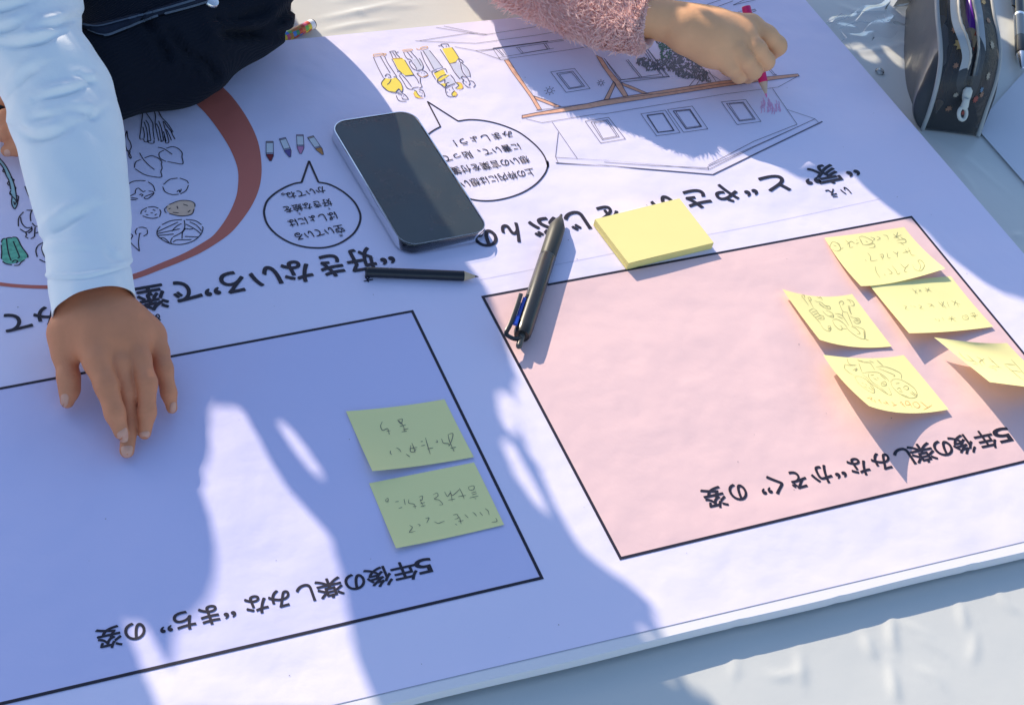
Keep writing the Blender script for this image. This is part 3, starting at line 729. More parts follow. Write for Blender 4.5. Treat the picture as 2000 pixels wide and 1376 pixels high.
beam(c8((755, 355), (795, 350), (860, 450), (960, 600), (1020, 680), (1090, 795), (1055, 800), (990, 690), (920, 590), (830, 470)))
beam(c8((1020, 675), (1110, 705), (1265, 770), (1215, 775), (1040, 705)))
beam(c8((1575, 310), (1630, 335), (1690, 430), (1800, 560), (1865, 675), (1825, 685), (1740, 560), (1640, 420)))
beam(c8((1735, 545), (1755, 570), (1695, 705), (1650, 710)))
beam(c9((150, 450), (230, 478), (385, 545), (345, 550), (165, 478)))
wl(mb, [c8((1040, 805), (1500, 745)) + c9((0, 605), (530, 540), (1000, 465), (1310, 430))], .0005, 1, .0004)
mb.build('timber_beam', [M['orange_pencil'], M['fine_ink']], hd)
def window(quads, conv, heavy):
    b = MB()
    for k, qd in enumerate(quads):
        wl(b, [conv(*qd) + conv(qd[0])], heavy if k == 1 else .00048, 0)
    b.build('window_drawing', M['fine_ink'], hd)
window([[(1172, 462), (1385, 430), (1525, 610), (1310, 645)], [(1225, 475), (1370, 455), (1475, 590), (1335, 615)], [(1250, 485), (1360, 465), (1455, 585), (1345, 605)]], c8, .0006)
window([[(1480, 902), (1690, 868), (1840, 1060), (1620, 1097)], [(1532, 910), (1680, 890), (1785, 1040), (1635, 1068)], [(1560, 918), (1670, 900), (1765, 1035), (1640, 1058)]], c8, .0005)
window([[(318, 722), (530, 690), (660, 885), (455, 912)], [(372, 735), (510, 717), (605, 865), (468, 882)]], c9, .0012)
window([[(550, 685), (765, 655), (900, 852), (690, 882)], [(600, 697), (745, 682), (845, 832), (712, 852)], [(622, 703), (740, 690), (835, 825), (715, 840)]], c9, .0009)
window([[(1018, 618), (1228, 598), (1362, 788), (1155, 815)], [(1062, 632), (1208, 620), (1312, 768), (1175, 785)], [(1085, 638), (1203, 628), (1296, 762), (1178, 776)]], c9, .0006)
b = MB(); wl(b, [c9((0, 240), (148, 425), (570, 395)), c9((20, 270), (150, 448), (565, 400), (300, 60)), c9((205, 250), (325, 400)), c9((190, 255), (310, 405)), c9((355, 160), (515, 400)), c9((340, 175), (490, 380)), c9((370, 150), (540, 385)), c9((140, 430), (480, 380))], .0006); b.build('window_drawing', M['fine_ink'], hd)
for conv, cx, cy, r in ((c8, 1163, 630, 22), (c8, 1622, 560, 17)):       # little sun marks
    b = MB(); ink(b, [conv(*ell(cx, cy, r, r * .8))], .00055, sm=False)
    for k in range(8):
        a = k * math.pi / 4; ink(b, [conv((cx + r * 1.5 * math.cos(a), cy + r * 1.2 * math.sin(a)), (cx + r * 2.2 * math.cos(a), cy + r * 1.8 * math.sin(a)))], .0006, sm=False)
    b.build('sun_mark_drawing', M['fine_ink'], hd)
# leafy bush drawn beside the house
b = MB(); cl = crop(1200, 0, 5.29)
reg = np.array([(430, 430), (520, 440), (700, 540), (860, 640), (950, 740), (990, 850), (930, 850), (850, 810), (760, 815), (690, 800), (600, 740), (540, 720), (420, 720), (340, 730), (300, 690), (240, 660), (230, 620), (310, 590), (400, 640), (480, 600), (480, 520)])
def inside(p, poly):
    x, y = p; c = False; n = len(poly)
    for i in range(n):
        x1, y1 = poly[i]; x2, y2 = poly[(i + 1) % n]
        if (y1 > y) != (y2 > y) and x < (x2 - x1) * (y - y1) / (y2 - y1) + x1: c = not c
    return c
n_ = 0
while n_ < 620:
    p = (random.uniform(220, 1000), random.uniform(420, 870))
    if not inside(p, reg): continue
    n_ += 1
    a = random.uniform(0, 360); l = random.uniform(11, 24)
    pts = cl(*ell(p[0], p[1], l, l * .38, rot=a, n=7)[:-1])
    fill(b, pts, 1 if math.hypot(p[0] - 520, p[1] - 520) < 90 and random.random() < .7 else 0, .00024 + n_ * 1e-7)
b.build('bush_drawing', [M['leaf_ink'], M['leaf_green']], poster)
b = MB()
cq = crop(1380, 0, 5.29)
for k in range(38):
    x = random.uniform(560, 760); y = random.uniform(1040, 1150) - (x - 660) * .1
    ink(b, [cq((x, y - random.uniform(20, 45)), (x + 10, y), (x + 4, y + random.uniform(10, 40)))], .0007, 0, .00022 + k * 1e-6)
b.build('pencil_scribble', M['pink_scribble'], poster)

# ------------------------------------------------------------------ things lying on the poster
# phone in a clear case, face up, its head towards the viewer
s4 = crop(630, 200, 4.439)
cx_, cy_ = W(797, 343, .0095)[:2]
ax = W(865, 455, .0095)[:2] - W(726, 232, .0095)[:2]; ax /= np.linalg.norm(ax); sd = np.array([-ax[1], ax[0]])
def rrect(w, l, r, n=8):
    pts = []
    for qx, qy, a0 in ((1, 1, 0), (-1, 1, 90), (-1, -1, 180), (1, -1, 270)):
        for k in range(n + 1):
            a = R(a0 + 90 * k / n); pts.append((qx * (w / 2 - r) + r * math.cos(a), qy * (l / 2 - r) + r * math.sin(a)))
    return pts
def ph(pts, z): return [(cx_ + sd[0] * x + ax[0] * y, cy_ + sd[1] * x + ax[1] * y, z) for x, y in pts]
phone = thing('phone', 'dark smartphone in a clear case lying face up, screen off', 'phone', (cx_, cy_, 0))
mb = MB(); w, l = .0702, .1452
mb.rings([ph(rrect(w - .003, l - .003, .0105), .0014), ph(rrect(w, l, .012), .0028), ph(rrect(w, l, .012), .0078), ph(rrect(w - .0008, l - .0008, .0116), .0088), ph(rrect(w - .0022, l - .0022, .011), .0093)])
mb.build('frame', mat('dark_grey_metal', (.034, .038, .050), .28, .5, metal=.6), phone, True, 50)
mb = MB(); mb.rings([ph(rrect(w - .0024, l - .0024, .0108), .0090), ph(rrect(w - .0026, l - .0026, .0107), .00945)])
scr = mat('black_glass', (.036, .046, .052), .16, .6, var=.25, varscale=28)
_t = scr.node_tree; _g = _t.nodes.new('ShaderNodeNewGeometry'); _n = _t.nodes.new('ShaderNodeTexNoise'); _n.inputs['Scale'].default_value = 38; _n.inputs['Detail'].default_value = 6
_m = _t.nodes.new('ShaderNodeMapRange'); _m.inputs[1].default_value = .35; _m.inputs[2].default_value = .7; _m.inputs[3].default_value = .10; _m.inputs[4].default_value = .34   # finger smudges
_t.links.new(_g.outputs['Position'], _n.inputs['Vector']); _t.links.new(_n.outputs['Fac'], _m.inputs[0]); _t.links.new(_m.outputs[0], _t.nodes['Principled BSDF'].inputs['Roughness'])
so = mb.build('screen', scr, phone)
mb = MB(); (q,) = s4((943, 1100)); c = W(*q, .0095); mb.poly([(c[0] + .0016 * math.cos(a), c[1] + .0016 * math.sin(a), .00952) for a in np.linspace(0, 6.28, 17)[:-1]])
mb.build('front_camera', mat('lens_glass', (.05, .055, .07), .1, .6), so)
mb = MB()
ow, ol = w + .0016, l + .0016
mb.rings([ph(rrect(ow - .004, ol - .004, .012), .0001), ph(rrect(ow, ol, .0137), .0016), ph(rrect(ow, ol, .0137), .0088), ph(rrect(ow - .0008, ol - .0008, .0133), .0101), ph(rrect(ow - .0026, ol - .0026, .0122), .0101), ph(rrect(w + .0006, l + .0006, .0123), .0088), ph(rrect(w + .0006, l + .0006, .0123), .0012)], cap1=False)
mb.build('clear_case', clear_plastic('clear_case_plastic', (.93, .95, .97), .06, .12, ior=1.3), phone, True, 40)
mb = MB()
for y0, y1 in ((.012, .030), (-.006, .004), (-.034, -.026)):          # side buttons moulded into the case
    mb.rings([ph([(ow / 2 - .0006, y0), (ow / 2 + .0009, y0 + .001), (ow / 2 + .0009, y1 - .001), (ow / 2 - .0006, y1)], z) for z in (.0035, .0072)])
mb.build('side_buttons', mat('frosted_case_button', (.12, .13, .17), .3, .5), phone)

# short black pencil
def pencil(name, label, tip, end, r, barrel, lead, wood=(.66, .48, .30), group=None, dip=None, endcol=None, conel=.15, leadl=.25, zrest=None):
    tip, end = np.array(tip), np.array(end); L = np.linalg.norm(end - tip); d = (end - tip) / L
    t = thing(name, label, 'pencil', tuple(np.minimum(tip, end)), group)
    cl_ = conel * L
    P = lambda u: tip + d * u
    b = MB(); b.lathe(P(cl_), P(L), [(0, r), (.02, r * 1.0), (.97, r), (.995, r * .97), (1, r * .88)], 18); b.build('barrel', barrel, t, True, 40)
    b = MB(); b.lathe(P(cl_ * leadl), P(cl_ * 1.01), [(0, r * leadl * .95), (.9, r * .92), (1, r * .985)], 18); b.build('wood_cone', mat(name + '_wood', wood, .7, .2, var=.15, varscale=300), t, True, 40)
    b = MB(); b.lathe(P(0), P(cl_ * leadl * 1.02), [(0, r * .03), (.15, r * .09), (1, r * leadl)], 12); b.build('lead', lead, t, True, 40)
    if endcol is not None:
        b = MB(); b.lathe(P(L * .999), P(L + .0004), [(0, r * .86), (1, r * .84)], 18); e = b.build('end_face', endcol, t)
        b = MB(); b.lathe(P(L), P(L + .0007), [(0, r * .34), (1, r * .34)], 12); b.build('core', lead, t)
    return t
black_paint = mat('black_paint', (.012, .012, .018), .38, .5, bump=[(200, .0002, .2, 2)])
pencil('pencil', 'short black pencil with sharpened bare wood tip lying beside the phone', W(935, 540, .0034), W(714, 531, .0038), .0037, black_paint, mat('graphite', (.05, .05, .06), .35, .5), conel=.135)

# black multi-colour ballpoint pen
pen = thing('ballpoint_pen', 'thick black ballpoint pen with clip and blue slider lying across the pink panel corner', 'pen', W(1055, 550, 0))
c96 = crop(960, 400, 4.045)
A = W(*c96((547, 92))[0], .0055); B = W(*c96((238, 1035))[0], .0066); K = W(*c96((213, 1128))[0], .0066)
pd = (B - A) / np.linalg.norm(B - A); PL = np.linalg.norm(B - A); PR = .0063
black_plastic = mat('black_gloss_plastic', (.020, .020, .021), .27, .5)
grip_rubber = mat('grey_black_rubber', (.040, .042, .040), .48, .4, bump=[(900, .0001, .3, 2)])
b = MB(); b.lathe(A + pd * PL * .365, B, [(0, PR * .96), (.01, PR), (.5, PR * 1.02), (.9, PR * 1.04), (.97, PR * 1.0), (1, PR * .86)], 28); b.build('barrel', black_plastic, pen, True, 35)
b = MB(); b.lathe(A + pd * PL * .03, A + pd * PL * .363, [(0, PR * .40), (.03, PR * .55), (.22, PR * .98), (.4, PR * 1.0), (.97, PR * .98), (1, PR * .90)], 28); b.build('grip', grip_rubber, pen, True, 35)
b = MB(); b.lathe(A - pd * .002, A + pd * PL * .035, [(0, PR * .16), (.4, PR * .24), (.8, PR * .40), (1, PR * .46)], 20); b.build('tip', mat('dark_metal', (.10, .10, .10), .3, .5, metal=.7), pen, True, 35)
b = MB(); b.lathe(A + pd * PL * .363, A + pd * PL * .367, [(0, PR * .985), (.5, PR * 1.015), (1, PR * .99)], 28); b.build('ring', mat('grey_ring', (.16, .16, .16), .3, .5), pen, True, 35)
b = MB(); b.lathe(B - pd * .002, K, [(0, PR * .42), (.3, PR * .40), (.35, PR * .36), (.85, PR * .36), (.95, PR * .3), (1, PR * .18)], 18); b.build('push_button', mat('dark_grey_plastic', (.07, .07, .065), .3, .5), pen, True, 35)
def bar(pts, hw, ht, m, name, par):
    b = MB(); rr = []
    P = [np.array(p) for p in pts]
    for i, p in enumerate(P):
        t = P[min(i + 1, len(P) - 1)] - P[max(i - 1, 0)]; t /= np.linalg.norm(t)
        s = np.cross(t, [0, 0, 1]); s /= np.linalg.norm(s); u = np.cross(s, t)
        rr.append([p + s * hw * math.copysign(abs(math.cos(a)) ** .5, math.cos(a)) + u * ht * math.copysign(abs(math.sin(a)) ** .5, math.sin(a)) for a in np.linspace(0, 2 * math.pi, 13)[:-1]])
    b.rings(rr); return b.build(name, m, par, True, 40)
W96 = lambda x, y, z: W(*c96((x, y))[0], z)
bar(smooth([W96(232, 706, .0128), W96(205, 790, .0134), W96(150, 940, .0132), W96(118, 1005, .0122), W96(128, 1032, .0105), W96(185, 1058, .0085), W96(235, 1050, .008)], 5), .0016, .0010, black_plastic, 'clip', pen)
bar([W96(262, 738, .0108), W96(222, 850, .0108), W96(200, 920, .0108)], .0013, .0011, mat('blue_slider', (.01, .05, .42), .3, .5), 'slider', pen)
bar([W96(205, 885, .0122), W96(186, 945, .0122)], .0017, .0011, mat('blue_slider_knob', (.015, .07, .5), .3, .5), 'slider', pen)
bar([W96(222, 775, .0108), W96(188, 880, .0108)], .0011, .0008, mat('pale_slider', (.70, .55, .50), .35, .5), 'slider', pen)
bar([W96(288, 712, .0108), W96(276, 735, .0108)], .0015, .0008, black_plastic, 'slider', pen)

# pad of yellow notes
cpd = crop(1100, 360, 2000 / 360)
pad = thing('note_pad', 'thick blank pad of pale yellow sticky notes lying above the pink panel', 'note pad', W(1275, 470, 0))
top = [W(*q, .0068)[:2] for q in cpd((345, 376), (1262, 150), (1635, 630), (708, 858))]
tc = sum(top) / 4
b = MB(); rr = []
for k in range(15):                                                    # each slice of sheets a hair out of line
    o = RNG.normal(0, .00013, 2); z = .0002 + .0064 * k / 14
    rr.append([(p[0] + o[0], p[1] + o[1], z) for p in top])
b.rings(rr, cap1=False); b.build('sheets', M['pad_edge'], pad)
b = MB(); n_ = 14; G_ = []
for i in range(n_ + 1):
    for j in range(n_ + 1):
        u, v = i / n_, j / n_
        p = top[0] * (1 - u) * (1 - v) + top[1] * u * (1 - v) + top[2] * u * v + top[3] * (1 - u) * v
        G_.append((p[0], p[1], .0067 + .0006 * (v ** 2) * (1 - u) * .4 + .0002 * math.sin(u * 5) * v))
b.add(G_, [(i * (n_ + 1) + j, (i + 1) * (n_ + 1) + j, (i + 1) * (n_ + 1) + j + 1, i * (n_ + 1) + j + 1) for i in range(n_) for j in range(n_)])
b.build('top_sheet', M['pad_top'], pad, True)

# single sticky notes: 3 x 3 control points (pixel, height), curling off the board
def note(label, ctrl, conv, strokes, group, dark=False, w=.00042, extra=None):
    C = np.array([[conv(c[:2])[0] + (c[2],) for c in row] for row in ctrl])      # [row v][col u]
    L3 = lambda t: np.array([(1 - t) * (1 - 2 * t), 4 * t * (1 - t), t * (2 * t - 1)])
    n = 26; V = []
    for j in range(n + 1):
        for i in range(n + 1):
            q = np.einsum('j,i,jik->k', L3(j / n), L3(i / n), C)
            V.append(W(q[0], q[1], max(.0006, q[2] * .001)))
    b = MB(); b.add(V, [(j * (n + 1) + i, (j + 1) * (n + 1) + i, (j + 1) * (n + 1) + i + 1, j * (n + 1) + i + 1) for j in range(n) for i in range(n)])
    base = np.mean(V, 0); base[2] = 0
    root = thing('sticky_note', label, 'sticky note', base, group)
    o = b.build('note_sheet', M['note'], root, True)
    bv = bvh_of(o)
    b = MB(); lines_on(b, bv, [conv(*s) for s in strokes], w, 0)
    if extra: lines_on(b, bv, [conv(*s) for s in extra], w, 1)
    b.build('handwriting', [M['graphite_dark'] if dark else M['pencil_line'], M['red_pencil_line']], root)
    return root
cA = crop(660, 760, 4.3)
GB, GP = 'sticky notes on the blue panel', 'sticky notes on the pink panel'
note('yellow sticky note with two short pencilled lines, the farther one on the blue panel',
     [[(68, 183, 1.2), (490, 143, .8), (895, 82, .8)], [(175, 430, 1.5), (600, 385, .8), (1015, 325, .7)], [(290, 685, 6.0), (700, 640, 2.5), (1142, 567, 1.5)]], cA,
     [[(372, 272), (358, 310), (375, 345), (415, 330), (425, 355)], [(410, 352), (440, 348)], [(425, 355), (432, 380)], [(500, 258), (540, 250), (530, 290), (505, 262), (545, 300), (560, 350)], [(520, 312), (570, 298)], [(545, 340), (592, 330)], [(535, 358), (580, 350)],
      [(925, 380), (965, 372), (955, 430), (930, 480)], [(925, 380), (935, 430), (965, 500)], [(945, 495), (992, 485)], [(962, 490), (975, 522)], [(870, 415), (885, 450), (925, 455), (935, 475)], [(830, 425), (835, 445), (820, 440)], [(735, 408), (755, 480), (775, 545)], [(750, 500), (800, 492)], [(695, 440), (712, 437)], [(700, 475), (730, 468)],
      [(612, 470), (608, 520), (640, 525), (655, 500)], [(620, 450), (640, 500), (648, 530)], [(600, 500), (665, 487)], [(575, 545), (605, 568)], [(490, 490), (515, 505), (530, 528)], [(442, 515), (440, 535), (452, 550)]], GB, True, .0005)
note('yellow sticky note with two lines of small handwriting, the nearer one on the blue panel',
     [[(262, 787, .8), (700, 700, .8), (1143, 612, .7)], [(370, 1050, .8), (820, 970, .7), (1270, 870, .7)], [(488, 1332, 3.0), (920, 1245, 1.4), (1395, 1135, 1.2)]], cA,
     [[(405, 920), (420, 915), (420, 940), (400, 938), (405, 920)], [(480, 945), (510, 940)], [(510, 1000), (540, 990)], [(555, 920), (565, 970)], [(595, 925), (595, 955), (640, 965), (650, 1000)], [(630, 985), (660, 980)], [(680, 905), (710, 895), (705, 930), (690, 930), (720, 985)], [(690, 960), (730, 950)], [(695, 985), (735, 975)],
      [(800, 885), (830, 870), (840, 895), (810, 920), (850, 930), (880, 965), (850, 970)], [(895, 860), (920, 900), (945, 870), (960, 940)], [(925, 930), (985, 920)], [(940, 850), (960, 890), (1000, 860), (1020, 840)], [(1020, 830), (1045, 880), (1060, 920)], [(1010, 900), (1075, 890)], [(1095, 820), (1140, 810), (1140, 840), (1105, 845), (1095, 820)], [(1120, 870), (1160, 860)], [(1125, 885), (1165, 875)], [(1105, 912), (1180, 895)], [(1150, 915), (1160, 920)],
      [(600, 1140), (625, 1160), (600, 1200), (650, 1190)], [(670, 1130), (690, 1140), (680, 1148)], [(735, 1085), (765, 1080), (745, 1120)], [(810, 1110), (840, 1125), (870, 1115), (895, 1105)], [(965, 1055), (1000, 1050), (1010, 1080), (980, 1090)], [(1020, 1070), (1035, 1130)], [(1010, 1110), (1055, 1100)], [(985, 1130), (1000, 1140)], [(1065, 1050), (1095, 1080)], [(1130, 1030), (1150, 1045), (1165, 1065)], [(1190, 1030), (1215, 1060)], [(1235, 1000), (1260, 1020), (1270, 1055)], [(1290, 1115), (1335, 1108), (1325, 1080)]], GB, True, .0004)
cN = crop(1600, 440, 2000 / 360)
note('yellow sticky note with three pencilled lines nearest the far right corner of the pink panel',
     [[(58, 135, .8), (490, 82, .7), (922, 18, .8)], [(230, 400, 3.5), (660, 340, 1.0), (1120, 250, 1.5)], [(452, 658, 6.0), (850, 612, 2.6), (1368, 468, 6.0)]], cN,
     [[(115, 220), (145, 180), (200, 200), (230, 260), (180, 280), (125, 250), (115, 220)], [(150, 215), (190, 230)], [(195, 190), (215, 205), (235, 250), (265, 245)], [(280, 160), (325, 200), (330, 240), (370, 235)], [(300, 210), (345, 175), (385, 200)], [(400, 160), (415, 165)], [(395, 200), (430, 190)], [(405, 218), (410, 222)],
      [(430, 130), (470, 120), (545, 150), (580, 185), (500, 215), (460, 190), (430, 130)], [(445, 150), (470, 210)], [(500, 170), (525, 185)], [(530, 215), (590, 200), (600, 235), (540, 245)], [(555, 130), (600, 145), (580, 165)], [(620, 120), (660, 140), (625, 165)], [(690, 105), (735, 115), (750, 155)], [(800, 95), (870, 150)], [(850, 75), (830, 140)], [(805, 135), (890, 105)], [(840, 165), (925, 150), (935, 185), (850, 190)], [(880, 130), (935, 160)], [(880, 190), (920, 212)],
      [(525, 300), (555, 340), (560, 385), (630, 378)], [(500, 375), (510, 388)], [(655, 320), (690, 315), (690, 350), (660, 340)], [(670, 330), (690, 372)], [(735, 300), (745, 350), (775, 355)], [(800, 285), (840, 310), (855, 285)], [(845, 310), (845, 345)], [(905, 300), (990, 275)], [(930, 260), (960, 305)], [(965, 245), (1000, 320), (1040, 325)],
      [(605, 445), (620, 510), (660, 570)], [(705, 530), (718, 545)], [(740, 470), (790, 515), (760, 530)], [(790, 440), (830, 490), (850, 530), (880, 515)], [(880, 420), (930, 460), (970, 425)], [(935, 460), (925, 500), (955, 510)], [(1010, 430), (1040, 480), (1100, 495), (1140, 440), (1110, 385), (1070, 385), (1100, 440), (1085, 490)]], GP, w=.00042)
note('yellow sticky note with three faint rows of characters overlapping the note above it',
     [[(542, 645, 3.2), (980, 590, .9), (1430, 552, .9)], [(745, 895, 5.5), (1200, 850, 1.2), (1650, 830, 1.2)], [(975, 1168, 12.0), (1420, 1150, 5.5), (1888, 1098, 1.8)]], cN,
     [[(1005, 690), (1070, 745)], [(1050, 700), (1040, 740)], [(1075, 695), (1110, 720)], [(1080, 720), (1100, 700)], [(1145, 680), (1220, 720)], [(1190, 675), (1170, 725)], [(1150, 710), (1200, 695)],
      [(905, 870), (945, 880), (930, 905), (970, 915)], [(990, 870), (1000, 885)], [(1020, 875), (1050, 890)], [(1070, 860), (1110, 880), (1090, 900), (1140, 905)], [(1170, 850), (1220, 865), (1190, 885)], [(1210, 850), (1250, 890)], [(1290, 830), (1350, 890)], [(1320, 830), (1380, 905)], [(1350, 825), (1330, 880)], [(1385, 830), (1410, 890)], [(1430, 820), (1530, 860)], [(1480, 815), (1460, 870)], [(1490, 840), (1510, 885)],
      [(1250, 1010), (1275, 1030)], [(1290, 1015), (1305, 1035), (1290, 1040)], [(1330, 1000), (1355, 1030)], [(1400, 990), (1490, 1045)], [(1440, 980), (1430, 1040)], [(1395, 1020), (1480, 1005)], [(1550, 985), (1600, 975), (1615, 1015), (1565, 1020), (1550, 985)], [(1575, 1000), (1600, 995)], [(1635, 960), (1680, 950), (1690, 990), (1650, 985)], [(1660, 955), (1700, 1020)], [(1640, 985), (1720, 975)]], GP, w=.00034)
cD = crop(1520, 550, 2000 / 240)
note('yellow sticky note with a pencil drawing of small figures, farthest left on the pink panel',
     [[(65, 118, 4.5), (640, 238, .7), (1203, 200, .8)], [(350, 520, 5.5), (930, 650, 1.0), (1510, 610, .9)], [(672, 942, 9.5), (1240, 1060, 3.0), (1845, 1050, 1.8)]], cD,
     [[(370, 230), (430, 300), (490, 385)], [(480, 260), (520, 330), (570, 425)], [(375, 225), (420, 220), (430, 270)], [(475, 255), (520, 260), (530, 300), (490, 310)], [(490, 465), (560, 540), (650, 640), (690, 690)], [(560, 430), (620, 470), (670, 540), (730, 560), (740, 610), (680, 620)], [(500, 470), (560, 440)], [(540, 500), (620, 480)], [(570, 540), (650, 510)], [(600, 580), (690, 550)], [(640, 610), (720, 580)],
      [(690, 700), (740, 770), (820, 805), (855, 770), (840, 720), (800, 730)], [(800, 745), (850, 760)], [(810, 780), (855, 740)], [(600, 225), (650, 260), (690, 255), (720, 300)], [(590, 310), (640, 330), (700, 340), (760, 390), (830, 400), (845, 440), (790, 440), (720, 400), (660, 360)], [(660, 350), (740, 420)], [(770, 395), (810, 425)], [(720, 480), (780, 540), (860, 575), (895, 575), (890, 530), (840, 490), (770, 470)], [(830, 560), (890, 545)],
      [(1000, 380), (990, 340), (1030, 315), (1065, 345), (1040, 380)], [(1000, 375), (1030, 450), (1060, 490), (1130, 500)], [(1110, 290), (1150, 300), (1180, 350)], [(1160, 290), (1220, 330), (1230, 385), (1180, 390)], [(1135, 385), (1150, 450), (1185, 530)], [(1160, 390), (1165, 460), (1190, 530)], [(1040, 495), (1050, 560), (1100, 640), (1150, 720)], [(1120, 500), (1160, 600), (1210, 720)], [(920, 520), (1000, 530), (1060, 570)], [(960, 560), (1050, 600)], [(1160, 560), (1230, 590), (1310, 600), (1330, 660), (1270, 680), (1220, 640)], [(1230, 620), (1300, 650)], [(1250, 600), (1320, 640)],
      [(880, 620), (950, 610), (1040, 660), (1120, 740)], [(880, 630), (910, 700), (980, 770), (1030, 780), (1030, 730), (990, 710)], [(1040, 760), (1110, 770)], [(1100, 740), (1180, 820), (1290, 900), (1400, 930), (1410, 840), (1390, 780), (1300, 740), (1200, 720)], [(1180, 730), (1260, 760), (1330, 840), (1280, 850)], [(1390, 800), (1400, 920)], [(1410, 930), (1470, 955)]], GP, w=.00042)
cT = crop(1600, 680, 2000 / 270)
note('curled yellow sticky note with three drawn faces and TOGETHER in red',
     [[(58, 92, 8.0), (690, 142, .9), (1222, 96, .9)], [(330, 460, 16.0), (940, 520, 3.5), (1545, 480, 1.2)], [(720, 832, 27.0), (1255, 935, 9.0), (1872, 882, 3.0)]], cT,
     [[(400, 150), (430, 225), (520, 250)], [(370, 230), (365, 290), (430, 350), (500, 390)], [(370, 235), (440, 245), (540, 240)], [(480, 320), (540, 290), (520, 330), (560, 300)], [(540, 160), (640, 200), (730, 210), (800, 310)], [(570, 215), (600, 300), (620, 350)], [(720, 180), (790, 210)], [(560, 180), (640, 190)], [(830, 170), (920, 250)],
      [(820, 270), (930, 262), (1080, 310), (1180, 370), (1185, 440)], [(850, 290), (980, 340), (1090, 390), (1070, 410)], [(510, 410), (560, 500), (640, 570), (760, 640), (800, 630), (780, 560), (720, 500), (660, 440), (570, 405), (510, 410)], [(700, 560), (790, 620)], [(730, 540), (800, 610)], [(610, 500), (640, 510)], [(660, 520), (690, 530)], [(640, 545), (690, 570)],
      [(620, 360), (720, 345), (850, 350), (960, 420), (1010, 480)], [(710, 370), (720, 430), (780, 500), (880, 560)], [(880, 380), (960, 450)], [(890, 500), (950, 480), (970, 530), (910, 545), (890, 500)], [(900, 510), (960, 520)], [(740, 390), (790, 380)], [(830, 420), (860, 440)], [(780, 430), (840, 460)], [(620, 380), (690, 430), (740, 500), (860, 580), (960, 650), (1040, 670), (1000, 560)], [(880, 570), (990, 660)],
      [(1030, 480), (1080, 445), (1180, 455), (1300, 520), (1390, 600), (1410, 690), (1340, 720), (1240, 700), (1140, 640), (1060, 560), (1030, 480)], [(1100, 510), (1160, 500)], [(1210, 570), (1250, 540), (1290, 570), (1270, 600), (1220, 580)], [(1120, 590), (1160, 570), (1190, 610)], [(1150, 620), (1210, 630)], [(1310, 640), (1400, 690)], [(1330, 620), (1410, 680)], [(1180, 660), (1300, 710)]], GP, w=.00042,
     extra=[[(1505, 890), (1632, 822)], [(1460, 770), (1568, 856)], [(1350, 790), (1400, 775), (1455, 830), (1420, 862), (1365, 830), (1350, 790)], [(1245, 770), (1255, 820), (1310, 810), (1300, 785)], [(1240, 765), (1290, 770), (1345, 860)], [(1180, 770), (1215, 820), (1250, 850)], [(1165, 785), (1190, 775)], [(1190, 810), (1215, 805)],
            [(1060, 830), (1120, 815)], [(1040, 770), (1100, 825)], [(950, 760), (1010, 820)], [(920, 780), (970, 810)], [(960, 790), (985, 780)], [(860, 740), (900, 800)], [(850, 755), (875, 745)], [(790, 740), (820, 790)], [(720, 690), (760, 720), (740, 740), (800, 780)], [(690, 720), (730, 715)]])
cE = crop(1820, 640, 8.6)
note('curled yellow sticky note with large pencilled characters at the right edge of the pink panel',
     [[(35, 158, 9.0), (760, 245, 9.0), (1262, 252, .9)], [(500, 530, 14.0), (1080, 560, 7.0), (1700, 690, .9)], [(970, 908, 26.0), (1600, 990, 16.0), (2180, 1060, 3.0)]], cE,
     [[(450, 415), (520, 490), (600, 550)], [(580, 450), (690, 545), (780, 610)], [(740, 480), (840, 545), (885, 610)], [(880, 520), (800, 570), (850, 640)], [(600, 545), (700, 560)], [(680, 600), (760, 620)], [(940, 490), (1060, 600), (1130, 660)], [(960, 630), (1170, 670)], [(950, 660), (1040, 680), (1090, 720)], [(1000, 560), (1040, 580)],
      [(1330, 530), (1440, 650), (1560, 790), (1660, 900)], [(1210, 605), (1395, 622)], [(1330, 715), (1500, 738)], [(1220, 620), (1340, 720), (1480, 840), (1560, 880)]], GP, w=.0005)

# wax crayon with a wrapper of coloured squares, half under the sweater
c44 = crop(440, 0, 8.6)
ca = W(*c44((780, 735))[0], CLOTH_Z + .0046); ce = W(*c44((1468, 405))[0], CLOTH_Z + .0046)
cd = (ce - ca) / np.linalg.norm(ce - ca); CL = np.linalg.norm(ce - ca); CR = .0043
cray = thing('crayon', 'crayon wrapped in bright coloured squares with white end lying beside the dark sleeve', 'crayon', (ca + ce) / 2)
b = MB(); cols = [(.55, .06, .03), (.80, .62, .05), (.05, .22, .66), (.62, .16, .05), (.62, .10, .20), (.04, .28, .12), (.16, .48, .10), (.50, .22, .05)]
cm = [mat('wrapper_square', c, .4, .4) for c in cols]; seg = 24
up = np.array([0, 0, 1.]); sx = np.cross(cd, up); sx /= np.linalg.norm(sx); sy = np.cross(sx, cd)
NL = 12
for i in range(NL):
    for k in range(seg):
        vs = [ca + cd * CL * .90 * t + (sx * math.cos(a) + sy * math.sin(a)) * CR for t, a in ((i / NL, 2 * math.pi * k / seg), ((i + 1) / NL, 2 * math.pi * k / seg), ((i + 1) / NL, 2 * math.pi * (k + 1) / seg), (i / NL, 2 * math.pi * (k + 1) / seg))]
        b.add(vs, [(0, 1, 2, 3)], (i * 3 + (k // 4) * 5 + (i * (k // 4)) % 3) % 8)
b.build('wrapper', cm, cray, True)
b = MB(); b.lathe(ca + cd * CL * .899, ce, [(0, CR * 1.02), (.8, CR * 1.02), (1, CR * .98)], 24); b.build('end_cap', mat('white_cap', (.80, .82, .86), .35, .4), cray, True, 40)
